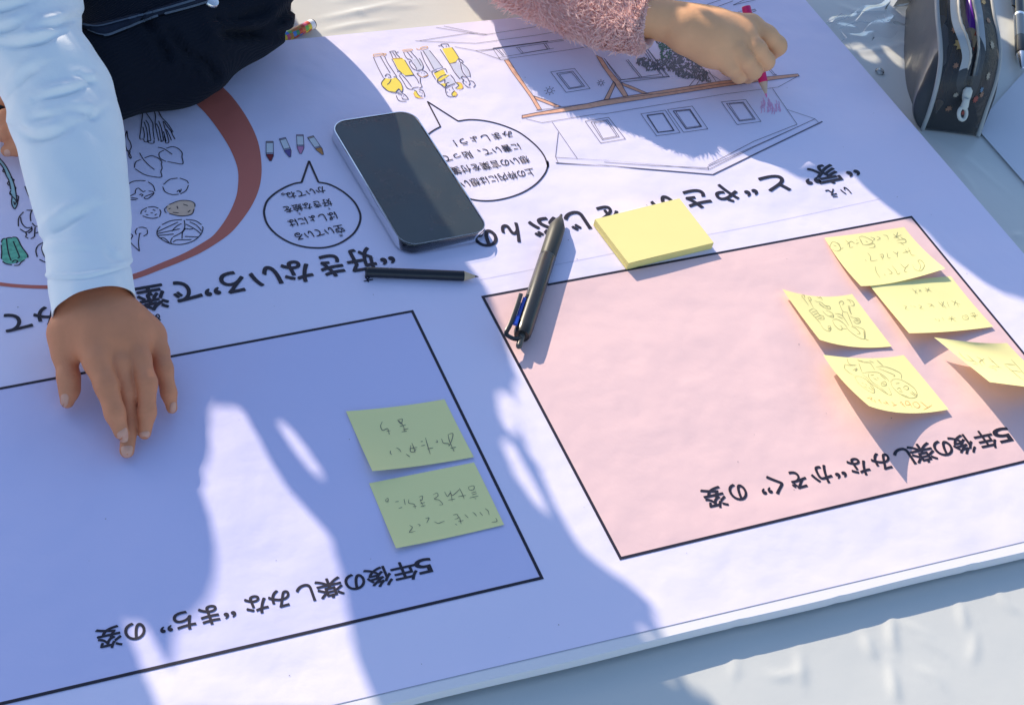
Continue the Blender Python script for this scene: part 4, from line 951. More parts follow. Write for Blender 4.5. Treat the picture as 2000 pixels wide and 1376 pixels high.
b = MB(); b.lathe(ce - cd * .0003, ce + cd * .0009, [(0, CR * 1.0), (.5, CR * 1.0), (1, CR * .9)], 24); b.build('end_ring', black_plastic, cray, True, 40)
b = MB()
v, f = glyph('CRAYON')
x0, x1 = v[:, 0].min(), v[:, 0].max()
P = []
for q in v:                                                             # lettering wrapped round the barrel, upside down as in the photograph
    t = .62 - (q[0] - x0) / (x1 - x0) * .72; a = R(212) + q[1] * .95
    P.append(ca + cd * CL * t + (sx * math.cos(a) + sy * math.sin(a)) * (CR + .00012))
b.add(P, f); b.build('lettering', mat('white_lettering', (.85, .83, .84), .4, .4), cray)

# ------------------------------------------------------------------ right-hand side: papers, pencil case and its contents, pen, clear bag
TZ = CLOTH_Z + .0012
b = MB()
q = [W(1905, 247, TZ), W(2075, 440, TZ), W(2330, 300, TZ), W(2130, 90, TZ), W(2010, 130, TZ)]
mid = sum(q) / 5
n = 12
b.poly([(p[0], p[1], TZ + .0004) for p in q]); b.poly([(p[0], p[1], TZ - .0003) for p in q[::-1]])
for i in range(5):
    a, c = q[i], q[(i + 1) % 5]; b.add([(a[0], a[1], TZ + .0004), (c[0], c[1], TZ + .0004), (c[0], c[1], TZ - .0003), (a[0], a[1], TZ - .0003)], [(0, 1, 2, 3)])
tag(b.build('paper_sheet', mat('plain_white_paper', (.62, .64, .72), .6, .3, bump=[(9, .008, .4, 2)])), 'plain white paper sheet lying on the tablecloth behind the pencil case', 'paper')

case = thing('pencil_case', 'smoky transparent pencil case with grey piping and an open zip', 'pencil case', W(1855, 200, CLOTH_Z))
Lp = smooth([(1801, 253, -11), (1816, 215, 10), (1830, 165, 34), (1837, 120, 50), (1836, 80, 61), (1831, 30, 70), (1829, -40, 76), (1832, -120, 78)], 6)
Rp = smooth([(1910, 266, -11), (1926, 215, 10), (1944, 160, 32), (1952, 110, 47), (1949, 70, 57), (1940, 25, 66), (1934, -40, 74), (1936, -120, 76)], 6)
LW = [W(x, y, z * .001) for x, y, z in Lp]; RW = [W(x, y, z * .001) for x, y, z in Rp]
nn_ = len(LW)
gus = MB(); rows = []
for i in range(nn_):
    row = []
    for k in range(17):
        u = k / 16; p = LW[i] * (1 - u) + RW[i] * u
        out = np.array([-.35, -.75, .9]) * .012 * math.sin(math.pi * u) * math.sin(math.pi * min(1, i / (nn_ - 1) * 1.1 + .03))
        row.append(p + out)
    rows.append(row)
Gm = np.array(rows)
zipgap = lambda t: .0 if t < .26 else min(.10, (t - .26) * .3)
o_ = len(gus.v)
for i in range(nn_ - 1):
    for k in range(16):
        t = i / (nn_ - 1); 
        if 7 <= k <= 8 and t > .30: continue                       # the open mouth of the zip
        gus.add([Gm[i, k], Gm[i, k + 1], Gm[i + 1, k + 1], Gm[i + 1, k]], [(0, 1, 2, 3)])
smoky = clear_plastic('smoky_vinyl', (.50, .52, .55), .05, .30, 30, .002, dark=((.085, .09, .10), .42), ior=1.25)
gus.build('front_panel', smoky, case, True)
side = MB(); rs_ = []
for i in range(nn_):
    p = LW[i]; t = i / (nn_ - 1)
    bl_ = np.array([p[0] + .010 * t, p[1] + .012 * t, CLOTH_Z]); bul = .017 * math.sin(math.pi * min(1, t * 1.5)) * (1 - .5 * t)
    rs_.append([p * (1 - u) + bl_ * u + np.array([-1, .15, 0]) * bul * math.sin(math.pi * u) for u in np.linspace(0, 1, 9)])
side.rings(rs_, closed=False)
rs_ = []
for i in range(nn_):
    p = RW[i]; t = i / (nn_ - 1)
    bl_ = np.array([p[0] + .004, p[1] + .02 * t, CLOTH_Z]); bul = .012 * math.sin(math.pi * min(1, t * 1.3))
    rs_.append([p * (1 - u) + bl_ * u + np.array([1, .15, 0]) * bul * math.sin(math.pi * u) for u in np.linspace(0, 1, 9)])
side.rings(rs_, closed=False)
side.build('side_panels', clear_plastic('dark_smoky_vinyl', (.30, .32, .35), .05, .35, 30, .002, dark=((.075, .08, .09), .6), ior=1.22, gcol=.5), case, True)
back = MB(); pl = [LW[-1], RW[-1], np.array([RW[-1][0], RW[-1][1] + .02, CLOTH_Z]), np.array([LW[-1][0], LW[-1][1] + .02, CLOTH_Z])]
back.poly(pl); back.build('end_panel', smoky, case)
pip = mat('grey_piping', (.34, .35, .35), .45, .4)
def tube(name, P, r, m, par, seg=10):
    b = MB(); P = [np.array(p) for p in P]; rr = []
    for i, p in enumerate(P):
        t = P[min(i + 1, len(P) - 1)] - P[max(i - 1, 0)]; t /= np.linalg.norm(t)
        s = np.cross(t, [0.3, 1, .2]); s /= np.linalg.norm(s); u = np.cross(s, t)
        rad = r[i] if hasattr(r, '__len__') else r
        rr.append([p + (s * math.cos(a) + u * math.sin(a)) * rad for a in np.linspace(0, 2 * math.pi, seg + 1)[:-1]])
    b.rings(rr); return b.build(name, m, par, True, 60)
tube('piping', LW, .0021, pip, case); tube('piping', RW, .0021, pip, case)
tape = mat('grey_zip_tape', (.34, .37, .40), .7, .2, bump=[(900, .0004, .5, 2)])
for px_, nm in ((smooth([(1887, 188, 24), (1877, 168, 34), (1880, 145, 44), (1888, 112, 58), (1882, 80, 69), (1868, 42, 77), (1864, 0, 84), (1866, -60, 90)], 5), 'zip_tape'), (smooth([(1892, 188, 24), (1903, 165, 34), (1911, 132, 46), (1917, 95, 59), (1915, 60, 68), (1911, 25, 75), (1906, -5, 82), (1905, -60, 90)], 5), 'zip_tape')):
    P = [W(x, y, z * .001 + .002) for x, y, z in px_]
    b = MB(); b.ribbon(P, .0082, 0, [np.array([-.2, -.7, .7])] * len(P)); b.ribbon([p + np.array([-.1, -.35, -.5]) * .001 for p in P], .0084, 0, [np.array([-.2, -.7, .7])] * len(P))
    b.build(nm, tape, case, True)
    sgn = 1 if px_[3][0] < 1895 else -1
    P2 = [p + np.array([.0038 * sgn, 0, .0012]) for p in P]
    tube('zip_teeth', P2, [.0010 + .0004 * (k % 2) for k in range(len(P2))], mat('zip_teeth_metal', (.42, .40, .36), .4, .5), case, 8)
pull = M['steel'] if False else mat('pale_zip_pull', (.50, .52, .49), .35, .5)
b = MB(); zc = W(1889, 184, .031); b.lathe(zc + np.array([0, .002, .006]), zc + np.array([-.001, -.003, -.007]), [(0, .0022), (.2, .0042), (.6, .0040), (.9, .0030), (1, .0018)], 14); sl = b.build('zip_slider', pull, case, True, 40)
p0, p1 = W(1888, 193, .030), W(1880, 222, .0185)
ring = [p1 + np.array([math.cos(a) * .0042, math.sin(a) * .0030, math.sin(a) * .0045]) for a in np.linspace(0, 2 * math.pi, 20)]
tube('zip_pull', ring, .0017, pull, sl); tube('zip_pull', [p0, p0 * .5 + p1 * .5, p1 + (p0 - p1) * .28], [.0028, .0034, .0026], pull, sl)
b = MB(); fl = [tuple(W(x, y, CLOTH_Z + .0006)) for x, y in ((1806, 250), (1905, 262), (1932, 150), (1930, 20), (1930, -110), (1838, -110), (1830, 20), (1815, 150))]
b.poly(fl); b.build('base_panel', mat('dark_vinyl', (.03, .03, .034), .5, .4), case)
b = MB()                                                                # small printed pictures scattered over the vinyl
pm = [mat('gold_print', (.32, .24, .11), .5, .4), mat('red_print', (.26, .05, .04), .5, .4), mat('cream_print', (.27, .25, .21), .5, .4), mat('blue_print_mark', (.08, .16, .26), .5, .4), mat('brown_print_mark', (.22, .12, .08), .5, .4)]
for (i, k, s, mt) in [(22, 4.0, .006, 0), (21, 4.8, .0045, 0), (26, 3.4, .0038, 4), (13, 12.6, .004, 2), (21, 13.0, .005, 2), (8, 11.0, .004, 1), (9, 12.4, .0035, 4), (10, 11.8, .003, 3), (6, 4.5, .0035, 4), (9, 5.0, .0028, 2), (28, 13.5, .004, 4), (30, 4.4, .0034, 2), (16, 3.2, .003, 4), (5, 9, .003, 1), (32, 13, .004, 0)]:
    k0 = int(k); p = Gm[i, k0] * (1 - (k - k0)) + Gm[i, k0 + 1] * (k - k0) + np.array([-.25, -.6, .6]) * .0007
    du = Gm[i, min(16, k0 + 1)] - Gm[i, k0]; du /= np.linalg.norm(du); dv = Gm[min(nn_ - 1, i + 1), k0] - Gm[i, k0]; dv /= np.linalg.norm(dv)
    m = 7 + int(s * 1000) % 3
    b.poly([p + (du * math.cos(a) + dv * math.sin(a)) * s * (1 if j % 2 else .45 + .25 * RNG.random()) for j, a in enumerate(np.linspace(0, 2 * math.pi, 2 * m + 1)[:-1])], mt)
b.build('printed_marks', pm, case)
# pencils and pens inside the case
def inpen(label, a, b_, r, col, tipcol=None, cat='pencil'):
    a, b_ = W(*a), W(*b_)
    if cat == 'pencil':
        pencil('colouring_pencil', label, a, b_, r, mat('pencil_paint', col, .35, .5), mat('coloured_lead', tipcol or col, .5, .3), group='pencils inside the pencil case', conel=.13)
    else:
        t = thing('felt_pen', label, 'pen', a)
        m_ = MB(); m_.lathe(a, b_, [(0, r * .5), (.03, r * .9), (.3, r), (.31, r * .92), (1, r * .92)], 16); m_.build('barrel', mat('pen_plastic', col, .3, .5), t, True, 40)
        m_ = MB(); m_.lathe(a + (a - b_) * .03, a + (b_ - a) * .02, [(0, r * .12), (1, r * .45)], 12); m_.build('tip', mat('pen_tip', tipcol or (.3, .3, .3), .4, .5), t, True, 40)
inpen('purple pencil showing in the open zip of the pencil case', (1895, 88, .055), (1898, -110, .085), .0046, (.20, .03, .50), (.2, .03, .4))
inpen('orange pencil with bare wood tip beside the purple one in the open zip', (1901, 100, .052), (1908, -90, .082), .0032, (.62, .12, .05))
inpen('gold pencil seen through the pencil case beside the left piping', (1836, 60, .045), (1848, -110, .07), .0050, (.60, .36, .05), (.5, .3, .05))
inpen('dark red pen lying low at the left inside the pencil case', (1803, 82, .010), (1812, -90, .03), .0045, (.03, .03, .035), (.6, .03, .03), 'pen')
inpen('dark grey pen lying low at the right inside the pencil case', (1925, 190, .012), (1925, 10, .03), .0045, (.05, .05, .06), (.4, .35, .3), 'pen')
inpen('brown pencil lying flat near the base of the pencil case', (1828, 222, .002), (1880, 60, .03), .0038, (.10, .06, .045), (.5, .48, .46))

# black ballpoint at the right edge
bp = thing('ballpoint_pen', 'black ballpoint pen with silver tip and clear grip at the right edge', 'pen', W(1990, 60, CLOTH_Z))
cb2 = crop(1740, 0, 4.746)
A = W(*cb2((1218, 640))[0], TZ + .006); B = W(*cb2((1160, -420))[0], TZ + .009); L = np.linalg.norm(B - A); d = (B - A) / L
sil = M['steel']
P = lambda u: A + d * L * u
def seg_(name, u0, u1, prof, m, par=bp): b = MB(); b.lathe(P(u0), P(u1), prof, 22); return b.build(name, m, par, True, 40)
seg_('tip', 0, .115, [(0, .0009), (.06, .0012), (.1, .0022), (.9, .0046), (1, .0050)], sil)
seg_('grip', .115, .25, [(0, .0052), (.1, .0058), (.9, .0058), (1, .0056)], mat('black_grip', (.015, .015, .016), .3, .5))
seg_('barrel', .25, .42, [(0, .0058), (1, .0058)], mat('grey_clear_barrel', (.22, .24, .25), .12, .6))
seg_('ring', .42, .44, [(0, .0059), (.5, .0061), (1, .0059)], sil)
seg_('barrel', .44, 1.0, [(0, .0058), (.25, .0059), (.9, .0059), (1, .005)], mat('black_barrel', (.018, .018, .02), .2, .5))
bar([P(.52) + np.array([-.008, 0, .002]), P(.70) + np.array([-.0085, 0, .003]), P(.95) + np.array([-.007, 0, .003])], .0016, .001, black_plastic, 'clip', bp)

# crinkled clear plastic bag on the cloth
n1, n2 = 46, 26
Q = [W(1612, 46, CLOTH_Z), W(1800, -25, CLOTH_Z), W(1800, 60, CLOTH_Z), W(1655, 92, CLOTH_Z)]
b = MB(); V = []
for j in range(n2 + 1):
    for i in range(n1 + 1):
        u, v = i / n1, j / n2
        p = Q[0] * (1 - u) * (1 - v) + Q[1] * u * (1 - v) + Q[2] * u * v + Q[3] * (1 - u) * v
        x, y = u * 9, v * 5
        h = .35 * (abs(math.sin(x * .8 + 1.7 * math.sin(y * .7))) * .005 + abs(math.sin(y * 1.3 + x * .5 + 1)) * .004) + .001
        V.append((p[0] + .003 * math.sin(y * 3), p[1] + .003 * math.sin(x * 2.3), CLOTH_Z + .0012 + h * min(1, 6 * v * (1 - v) + .3)))
b.add(V, [(j * (n1 + 1) + i, j * (n1 + 1) + i + 1, (j + 1) * (n1 + 1) + i + 1, (j + 1) * (n1 + 1) + i) for j in range(n2) for i in range(n1)])
bag = b.build('plastic_bag', clear_plastic('clear_film', (.95, .96, .97), .02, .35, ior=1.10, gcol=.55), smooth_=True)
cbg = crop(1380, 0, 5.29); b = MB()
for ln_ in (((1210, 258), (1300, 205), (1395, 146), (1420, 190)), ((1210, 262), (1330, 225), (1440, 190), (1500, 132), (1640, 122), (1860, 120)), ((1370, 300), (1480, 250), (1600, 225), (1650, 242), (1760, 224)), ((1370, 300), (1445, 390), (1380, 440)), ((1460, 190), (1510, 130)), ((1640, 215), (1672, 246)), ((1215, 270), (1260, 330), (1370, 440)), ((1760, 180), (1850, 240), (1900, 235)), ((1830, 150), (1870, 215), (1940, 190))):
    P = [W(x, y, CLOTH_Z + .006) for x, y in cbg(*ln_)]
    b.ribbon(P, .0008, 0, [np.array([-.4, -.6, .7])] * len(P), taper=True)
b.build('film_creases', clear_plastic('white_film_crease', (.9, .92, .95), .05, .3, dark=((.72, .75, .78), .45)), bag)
tag(bag, 'crinkled clear plastic bag lying on the tablecloth beside the poster', 'bag')
b = MB(); c = W(1717, 143, CLOTH_Z)
rr = [[(c[0] + r * math.cos(a), c[1] + r * math.sin(a), c[2] + z) for a in np.linspace(0, 2 * math.pi, 17)[:-1]] for r, z in ((.003, .0004), (.0042, .0012), (.0040, .0028), (.0026, .0042), (.0008, .0047))]
b.rings(rr); tag(b.build('clear_bead', clear_plastic('clear_bead_plastic', (.85, .88, .9), .5, .05), smooth_=True), 'small clear plastic bead lying on the tablecloth near the pencil case', 'bead')

# ------------------------------------------------------------------ people
def J(conv, s, x, y, z, r):
    p = W(*conv((x, y))[0], z * .001)
    return p, r / s * mpp(p)

def chain_sdf(groups, k_in=.006):
    """groups: list of (list of joints, k) ; each group's cones are blended with k, then onto the rest with its own kb"""
    def fn(P):
        tot = None
        for joints, k, kb in groups:
            d = None
            for (a, ra), (b, rb) in zip(joints[:-1], joints[1:]):
                c = rcone(P, a, b, ra, rb); d = c if d is None else smin(d, c, k)
            tot = d if tot is None else smin(tot, d, kb)
        return tot
    return fn

def mesh_part(name, V, F, m, parent, sm=True):
    b = MB(); b.add(V, [tuple(f) for f in F]); return b.build(name, m, parent, sm)

def nail(conv, pts, bv, parent, grow=1.0):
    P = smooth(pts, 4, True); c = np.mean(np.array(P), 0); b = MB(); ring0, ring1, ring2 = [], [], []
    hc = hit(bv, *conv(tuple(c))[0])
    if hc is None: return
    for p in P:
        p = np.array(p); 
        for f, dst, lift in ((1.0, ring0, .00012), (.86, ring1, .00042), (.08, ring2, .00050)):
            h = hit(bv, *conv(tuple(c + (p - c) * f))[0])
            if h is None: h = hc
            dst.append(h[0] + h[1] * lift)
    b.rings([ring0, ring1, ring2], cap0=False); b.build('fingernail', M['nail'], parent, True)

# ---- child in the white jersey: left hand spread on the blue panel
c6 = crop(60, 540, 3.62); S6 = 3.62
j6 = lambda *a: J(c6, S6, *a)
boy = thing('person', 'child in a white long sleeve, hand spread on the blue panel', 'person', W(150, 640, 0))
arm_a = [j6(345, -160, 44, 104), j6(355, 60, 38, 106), j6(355, 180, 37, 110)]
arm_b = [j6(505, -160, 44, 104), j6(515, 60, 38, 106), j6(530, 180, 37, 108)]
PALM = [arm_a, arm_b, [j6(345, 170, 37, 112), j6(400, 330, 37, 126), j6(432, 470, 35, 108)], [j6(420, 170, 38, 110), j6(500, 340, 36, 122), j6(580, 480, 35, 98)],
        [j6(500, 170, 38, 110), j6(610, 330, 34, 118), j6(705, 470, 32, 96)], [j6(560, 180, 37, 100), j6(720, 350, 30, 112), j6(840, 430, 24, 90)],
        [j6(320, 230, 34, 100), j6(240, 400, 31, 92), j6(238, 540, 25, 84)], [j6(440, 430, 33, 96), j6(585, 440, 33, 96), j6(710, 430, 29, 92), j6(830, 420, 23, 82)]]
FING = [([j6(238, 530, 24, 82), j6(268, 715, 18, 78), j6(274, 800, 13, 69), j6(258, 880, 8, 50)], .005),
        ([j6(425, 420, 35, 104), j6(470, 600, 34, 98), j6(536, 770, 30, 83), j6(596, 965, 22, 71), j6(640, 1100, 14, 53)], .008),
        ([j6(575, 420, 35, 96), j6(632, 620, 31, 84), j6(682, 810, 22, 70), j6(702, 1020, 10, 61), j6(680, 1230, 6, 52)], .005),
        ([j6(700, 420, 32, 94), j6(768, 590, 31, 82), j6(820, 750, 28, 72), j6(823, 960, 18, 61), j6(805, 1105, 9, 46)], .007),
        ([j6(835, 400, 24, 86), j6(900, 530, 23, 76), j6(938, 650, 21, 66), j6(976, 820, 14, 53), j6(998, 928, 7, 40)], .006)]
def knuckles(F_, which):
    out = []
    for fi_, ji_, dep in which:
        js = F_[fi_][0]; p, r = js[ji_]; d = js[ji_ + 1][0] - js[ji_ - 1][0]; d = d / np.linalg.norm(d)
        up_ = np.array([0, 0, 1.]) - d * d[2]; up_ /= np.linalg.norm(up_); out.append((p + up_ * r, d, r, dep))
    return out
FOLDS = knuckles(FING, [(0, 1, .0006), (0, 2, .0004), (1, 2, .0006), (1, 3, .0005), (2, 2, .0005), (2, 3, .0005), (3, 2, .0006), (3, 3, .0005), (4, 2, .0006), (4, 3, .0005)])
fn = hand_sdf(PALM, FING, folds=FOLDS)
allp = np.array([p for g in PALM + [f[0] for f in FING] for p, r in g])
V, F = sdf_mesh(fn, allp.min(0) - .022, allp.max(0) + .022, .00095)
body = mesh_part('body', V, F, M['skin_tan'], boy)
bv = hand_bvh = bvh_of(body)
for pts in ([(610, 1110), (640, 1085), (678, 1068), (690, 1130), (682, 1165), (650, 1172), (622, 1150)], [(768, 1110), (800, 1095), (838, 1095), (836, 1135), (820, 1158), (785, 1158)],
            [(640, 1205), (680, 1195), (718, 1200), (716, 1250), (690, 1278), (650, 1262)], [(215, 840), (250, 828), (268, 850), (262, 900), (232, 925), (218, 900)], [(985, 905), (1010, 885), (1026, 895), (1024, 945), (1000, 962), (985, 945)]):
    nail(c6, pts, bv, body)

def loft(name, stations, m, parent, flat=.8, seg=120, rows=260, creases=(), noise=0.0, drop=None, conv=None, extra=None):
    """stations: (x_left, x_right, y, z) silhouettes of a sleeve in the photograph, top to cuff; creases: (pixel polyline, depth mm, width px)"""
    S = np.array(smooth(stations, 12)); t = np.linspace(0, len(S) - 1, rows); S = np.stack([np.interp(t, np.arange(len(S)), S[:, k]) for k in range(S.shape[1])], 1)
    C = np.array([W((a + b_) / 2, (ya + yb) / 2, z) for a, ya, b_, yb, z in S])
    HW = np.array([.5 * math.hypot(b_ - a, yb - ya) for a, ya, b_, yb, z in S]) * np.array([mpp(c) for c in C])
    T = np.gradient(C, axis=0); T /= np.linalg.norm(T, axis=1)[:, None]
    V = np.zeros((rows, seg, 3)); N = np.zeros_like(V)
    for i in range(rows):
        a, ya, b_, yb, z = S[i]
        s = W(b_, yb, z) - W(a, ya, z); s /= np.linalg.norm(s)
        n = np.cross(s, T[i]); n /= np.linalg.norm(n)
        if n[2] < 0: n = -n
        th = np.linspace(0, 2 * math.pi, seg, endpoint=False)
        V[i] = C[i] + HW[i] * (np.cos(th)[:, None] * s + flat * np.sin(th)[:, None] * n)
        nn = np.cos(th)[:, None] * s * flat + np.sin(th)[:, None] * n; N[i] = nn / np.linalg.norm(nn, axis=1)[:, None]
    px = proj(V); disp = np.zeros((rows, seg))
    for line, dep, wd in creases:
        P = np.array(smooth(line, 6)); best = np.full((rows, seg), 1e9); sg = np.zeros((rows, seg)); bt = np.zeros((rows, seg))
        for i in range(len(P) - 1):
            ab = P[i + 1] - P[i]; q = px - P[i]; tt = np.clip((q @ ab) / (ab @ ab + 1e-9), 0, 1)
            dv = q - tt[..., None] * ab; d = np.linalg.norm(dv, axis=-1); mm = d < best
            best[mm] = d[mm]; sg[mm] = np.sign(ab[0] * dv[..., 1] - ab[1] * dv[..., 0])[mm]; bt[mm] = ((i + tt) / (len(P) - 1))[mm]
        sd = best * sg; fade = np.sin(np.pi * np.clip(bt, .08, .92)); up = (N[..., 2] > -.3)
        disp += up * fade * dep * .00145 * (-np.exp(-(sd / wd) ** 2) * (1 - .0) + .75 * np.exp(-((sd + wd * 2.0) / (wd * 1.5)) ** 2))
    if noise:
        disp += noise * nz(V[..., 0] + V[..., 2] * .7, V[..., 1] - V[..., 2] * .5, 60, 11) * .6 + noise * .4 * nz(V[..., 0] + V[..., 2], V[..., 1], 150, 12)
    if extra is not None: disp += extra(V, px, S)
    V = V + N * disp[..., None]
    V[..., 2] = np.maximum(V[..., 2], .0012)
    b = MB(); b.rings([V[i] for i in range(rows)], cap0=True, cap1=False)
    return b, V, N

c0 = crop(0, 0, 4.914); c4_ = crop(0, 350, 2.293); c29 = crop(0, 0, 2.857)
cre = [(c0((0, 420), (150, 430), (300, 410), (420, 385), (500, 355), (600, 300)), 3.6, 7), (c0((-40, 310), (0, 300), (150, 255), (240, 200)), 2.6, 7), (c0((320, 310), (450, 260), (560, 235), (660, 200), (760, 150)), 2.8, 7),
       (c0((-30, 110), (0, 100), (180, 50), (330, 0)), 2.6, 6), (c0((130, 860), (250, 720), (400, 630)), 2.4, 8), (c0((340, 965), (500, 920), (700, 870), (870, 795)), 2.6, 6),
       (c0((300, 1150), (420, 1125), (540, 1100)), 1.4, 6), (c0((150, 1230), (260, 1300), (360, 1325), (560, 1280), (690, 1200)), 3.0, 8), (c0((660, 1060), (840, 1075), (890, 1120), (1030, 1020)), 2.0, 7), (c0((760, 720), (860, 770), (900, 790)), 1.6, 5),
       (c29((430, 1320), (300, 1330), (250, 1340), (400, 1180)), .8, 7), (c4_((212, 240), (260, 215), (340, 165), (430, 120)), 2.4, 9), (c4_((225, 330), (330, 320), (470, 330)), .8, 8), (c4_((480, 300), (500, 350), (560, 372)), 1.0, 8)]
def cuff(V, px, S):
    x, y = px[..., 0], px[..., 1]
    l1 = 556 - (x - 95) * .16 + 8 * np.cos((x - 175) / 40) - 8       # hem seam round the cuff
    l2 = 538 - (x - 95) * .10 + 6 * np.cos((x - 175) / 45) - 6
    d = -.0011 * np.exp(-((y - l1) / 3.2) ** 2) - .0007 * np.exp(-((y - l2) / 3.0) ** 2) + .0012 * np.exp(-((y - l1 + 8) / 8) ** 2)
    return d
st = [(-110, -60, 150, -75, .113), (-80, 0, 158, 0, .101), (-62, 72, 158, 66, .094), (-30, 130, 185, 108, .088), (0, 172, 214, 160, .081), (15, 205, 228, 205, .075), (18, 243, 238, 243, .070), (35, 288, 245, 288, .064), (47, 335, 249, 335, .059),
      (62, 388, 252, 383, .054), (78, 440, 254, 436, .050), (92, 492, 257, 484, .0465), (94, 542, 256, 526, .044), (98, 585, 260, 560, .042), (103, 620, 264, 588, .0405)]
b, V, N = loft('sleeve', st, None, None, flat=.80, creases=cre, noise=.0009, extra=cuff)
L0 = V[-1]; ctr = L0.mean(0)                                             # turned-in lip of the cuff
ax_in = (V[-8].mean(0) - ctr); ax_in /= np.linalg.norm(ax_in)
b.rings([L0, L0 + (ctr - L0) * .03 + ax_in * .0005, L0 + (ctr - L0) * .07 + ax_in * .004, L0 + (ctr - L0) * .10 + ax_in * .03], cap0=False, cap1=False)
sleeve = b.build('white_sleeve', M['jersey'], boy, True)

q0 = W(20, -45, .108)                                                    # the sleeve goes on to the shoulder, out of the picture
tube('upper_sleeve', smooth([tuple(q0), (-.335, .35, .165), (-.40, .46, .235), (-.45, .62, .33), (-.45, .74, .40)], 8), [.027 + .03 * min(1, k / 16) for k in range(33)], M['jersey'], boy, 28)

# ---- child in the navy ribbed sweater, leaning over the far edge, hand showing left of the white sleeve
navy = thing('person', 'child in a dark navy ribbed sweater with denim hem behind the white sleeve', 'person', W(330, 120, 0))
PX = lambda x, y, z, r: (W(x, y, z * .001), r * mpp(W(x, y, z * .001)))
c7 = crop(0, 140, 6.883); j7 = lambda *a: J(c7, 6.883, *a)
G = [([j7(520, 560, 34, 190), j7(330, 560, 32, 190)], .01, .01), ([j7(520, 760, 32, 190), j7(330, 800, 28, 180)], .01, .014),
     ([j7(330, 440, 34, 130), j7(90, 350, 32, 118), j7(-200, 420, 22, 105)], .004, .006), ([j7(330, 640, 30, 125), j7(90, 620, 28, 112), j7(-220, 700, 16, 100)], .004, .003),
     ([j7(330, 800, 24, 115), j7(90, 830, 22, 100), j7(-160, 880, 12, 88)], .004, .003), ([j7(420, 950, 24, 110), j7(250, 1030, 17, 96), j7(90, 1065, 12, 80)], .004, .004)]
fn = chain_sdf(G); allp = np.array([p for g in G for p, r in g[0]])
V, F = sdf_mesh(fn, allp.min(0) - .02, allp.max(0) + .02, .0013)
body = mesh_part('body', V, F, M['skin_tan'], navy); bv = bvh_of(body)
nail(c7, [(60, 1060), (105, 1045), (140, 1080), (130, 1130), (80, 1135), (55, 1105)], bv, body)
hp = [W(*c7(q)[0], .030) for q in ((-300, 560), (60, 455), (200, 400))]
pen_in_hand = pencil('pencil', 'dark pencil held between the fingers at the far left edge', hp[0] + np.array([-.03, 0, -.015]), hp[2], .0026, black_paint, mat('graphite_lead', (.05, .05, .05), .4, .5))

torso = [PX(250, -130, 75, 150), PX(430, -150, 70, 145)]
Gs = [([PX(440, 18, 42, 84), PX(335, 92, 42, 94), PX(190, 140, 42, 84), PX(105, 170, 40, 58)], .03, .02), ([PX(470, 10, 46, 80), PX(420, -130, 66, 110)], .03, .05), (torso, .03, .05),
      ([PX(300, 60, 40, 110), PX(200, -20, 58, 110)], .03, .04)]
fn0 = chain_sdf(Gs)
elbow = W(500, 40, .05)
folds = [[(575, 10), (540, 40), (500, 60), (440, 68)], [(556, 62), (520, 68), (480, 66), (430, 62)], [(420, 150), (400, 120), (360, 100), (330, 60)], [(330, 110), (300, 60), (280, 40)], [(520, 20), (470, 38), (420, 40)]]
folds = [np.array(smooth(f, 5)) for f in folds]
def fn(P):
    d = fn0(P)
    px = proj(P)
    for f in folds:
        best = np.full(px.shape[:-1], 1e9)
        for i in range(len(f) - 1):
            ab = f[i + 1] - f[i]; q = px - f[i]; t = np.clip((q @ ab) / (ab @ ab + 1e-9), 0, 1)
            best = np.minimum(best, np.linalg.norm(q - t[..., None] * ab, axis=-1))
        d = d + .0045 * np.exp(-(best / 8) ** 2) - .003 * np.exp(-((best - 18) / 10) ** 2)
    return np.maximum(d, .0015 - P[..., 2])
V, F = sdf_mesh(fn, (-.42, .14, -.004), (.17, .62, .30), .0042)
sweater = mesh_part('navy_sweater', V, F, M['knit'], navy)
bv = bvh_of(sweater)
b = MB()                                                                 # denim hem with pale worn edges and a metal button
top_ = smooth([(150, 46), (180, 50), (240, 36), (320, 14), (380, -6), (450, -30)], 8); bot_ = smooth([(160, 56), (205, 72), (240, 60), (300, 36), (380, 14), (460, -10)], 8)
rows = []
for (xa, ya), (xb, yb) in zip(top_, bot_):
    col = []
    for u in np.linspace(0, 1, 7):
        h = hit(bv, xa + (xb - xa) * u, ya + (yb - ya) * u)
        col.append(h[0] + h[1] * (.0016 + .0022 * math.sin(math.pi * u)) if h is not None else None)
    if all(c is not None for c in col): rows.append(col)
b.rings(rows, closed=False)
hem = b.build('denim_hem', M['denim'], navy, True); hb = bvh_of(hem)
b = MB()
lines_on(b, hb, [[(150, 51), (200, 69), (240, 57), (300, 33), (380, 11), (440, -8)], [(160, 47), (190, 52), (240, 40), (320, 18), (380, 0)]], .0016, 0, .0006, taper=False)
lines_on(b, hb, [[(172, 58), (205, 68), (250, 53), (310, 30), (400, 5)]], .0008, 0, .0006, taper=False)
b.build('worn_edge', M['denim_edge'], hem)
h = hit(hb, 408, 4) or hit(bv, 412, 4)
if h is not None:
    b = MB(); b.lathe(h[0] - h[1] * .001, h[0] + h[1] * .0028, [(0, .0062), (.5, .0062), (.85, .0054), (1, .003)], 20); b.build('metal_button', M['steel'], hem, True, 40)

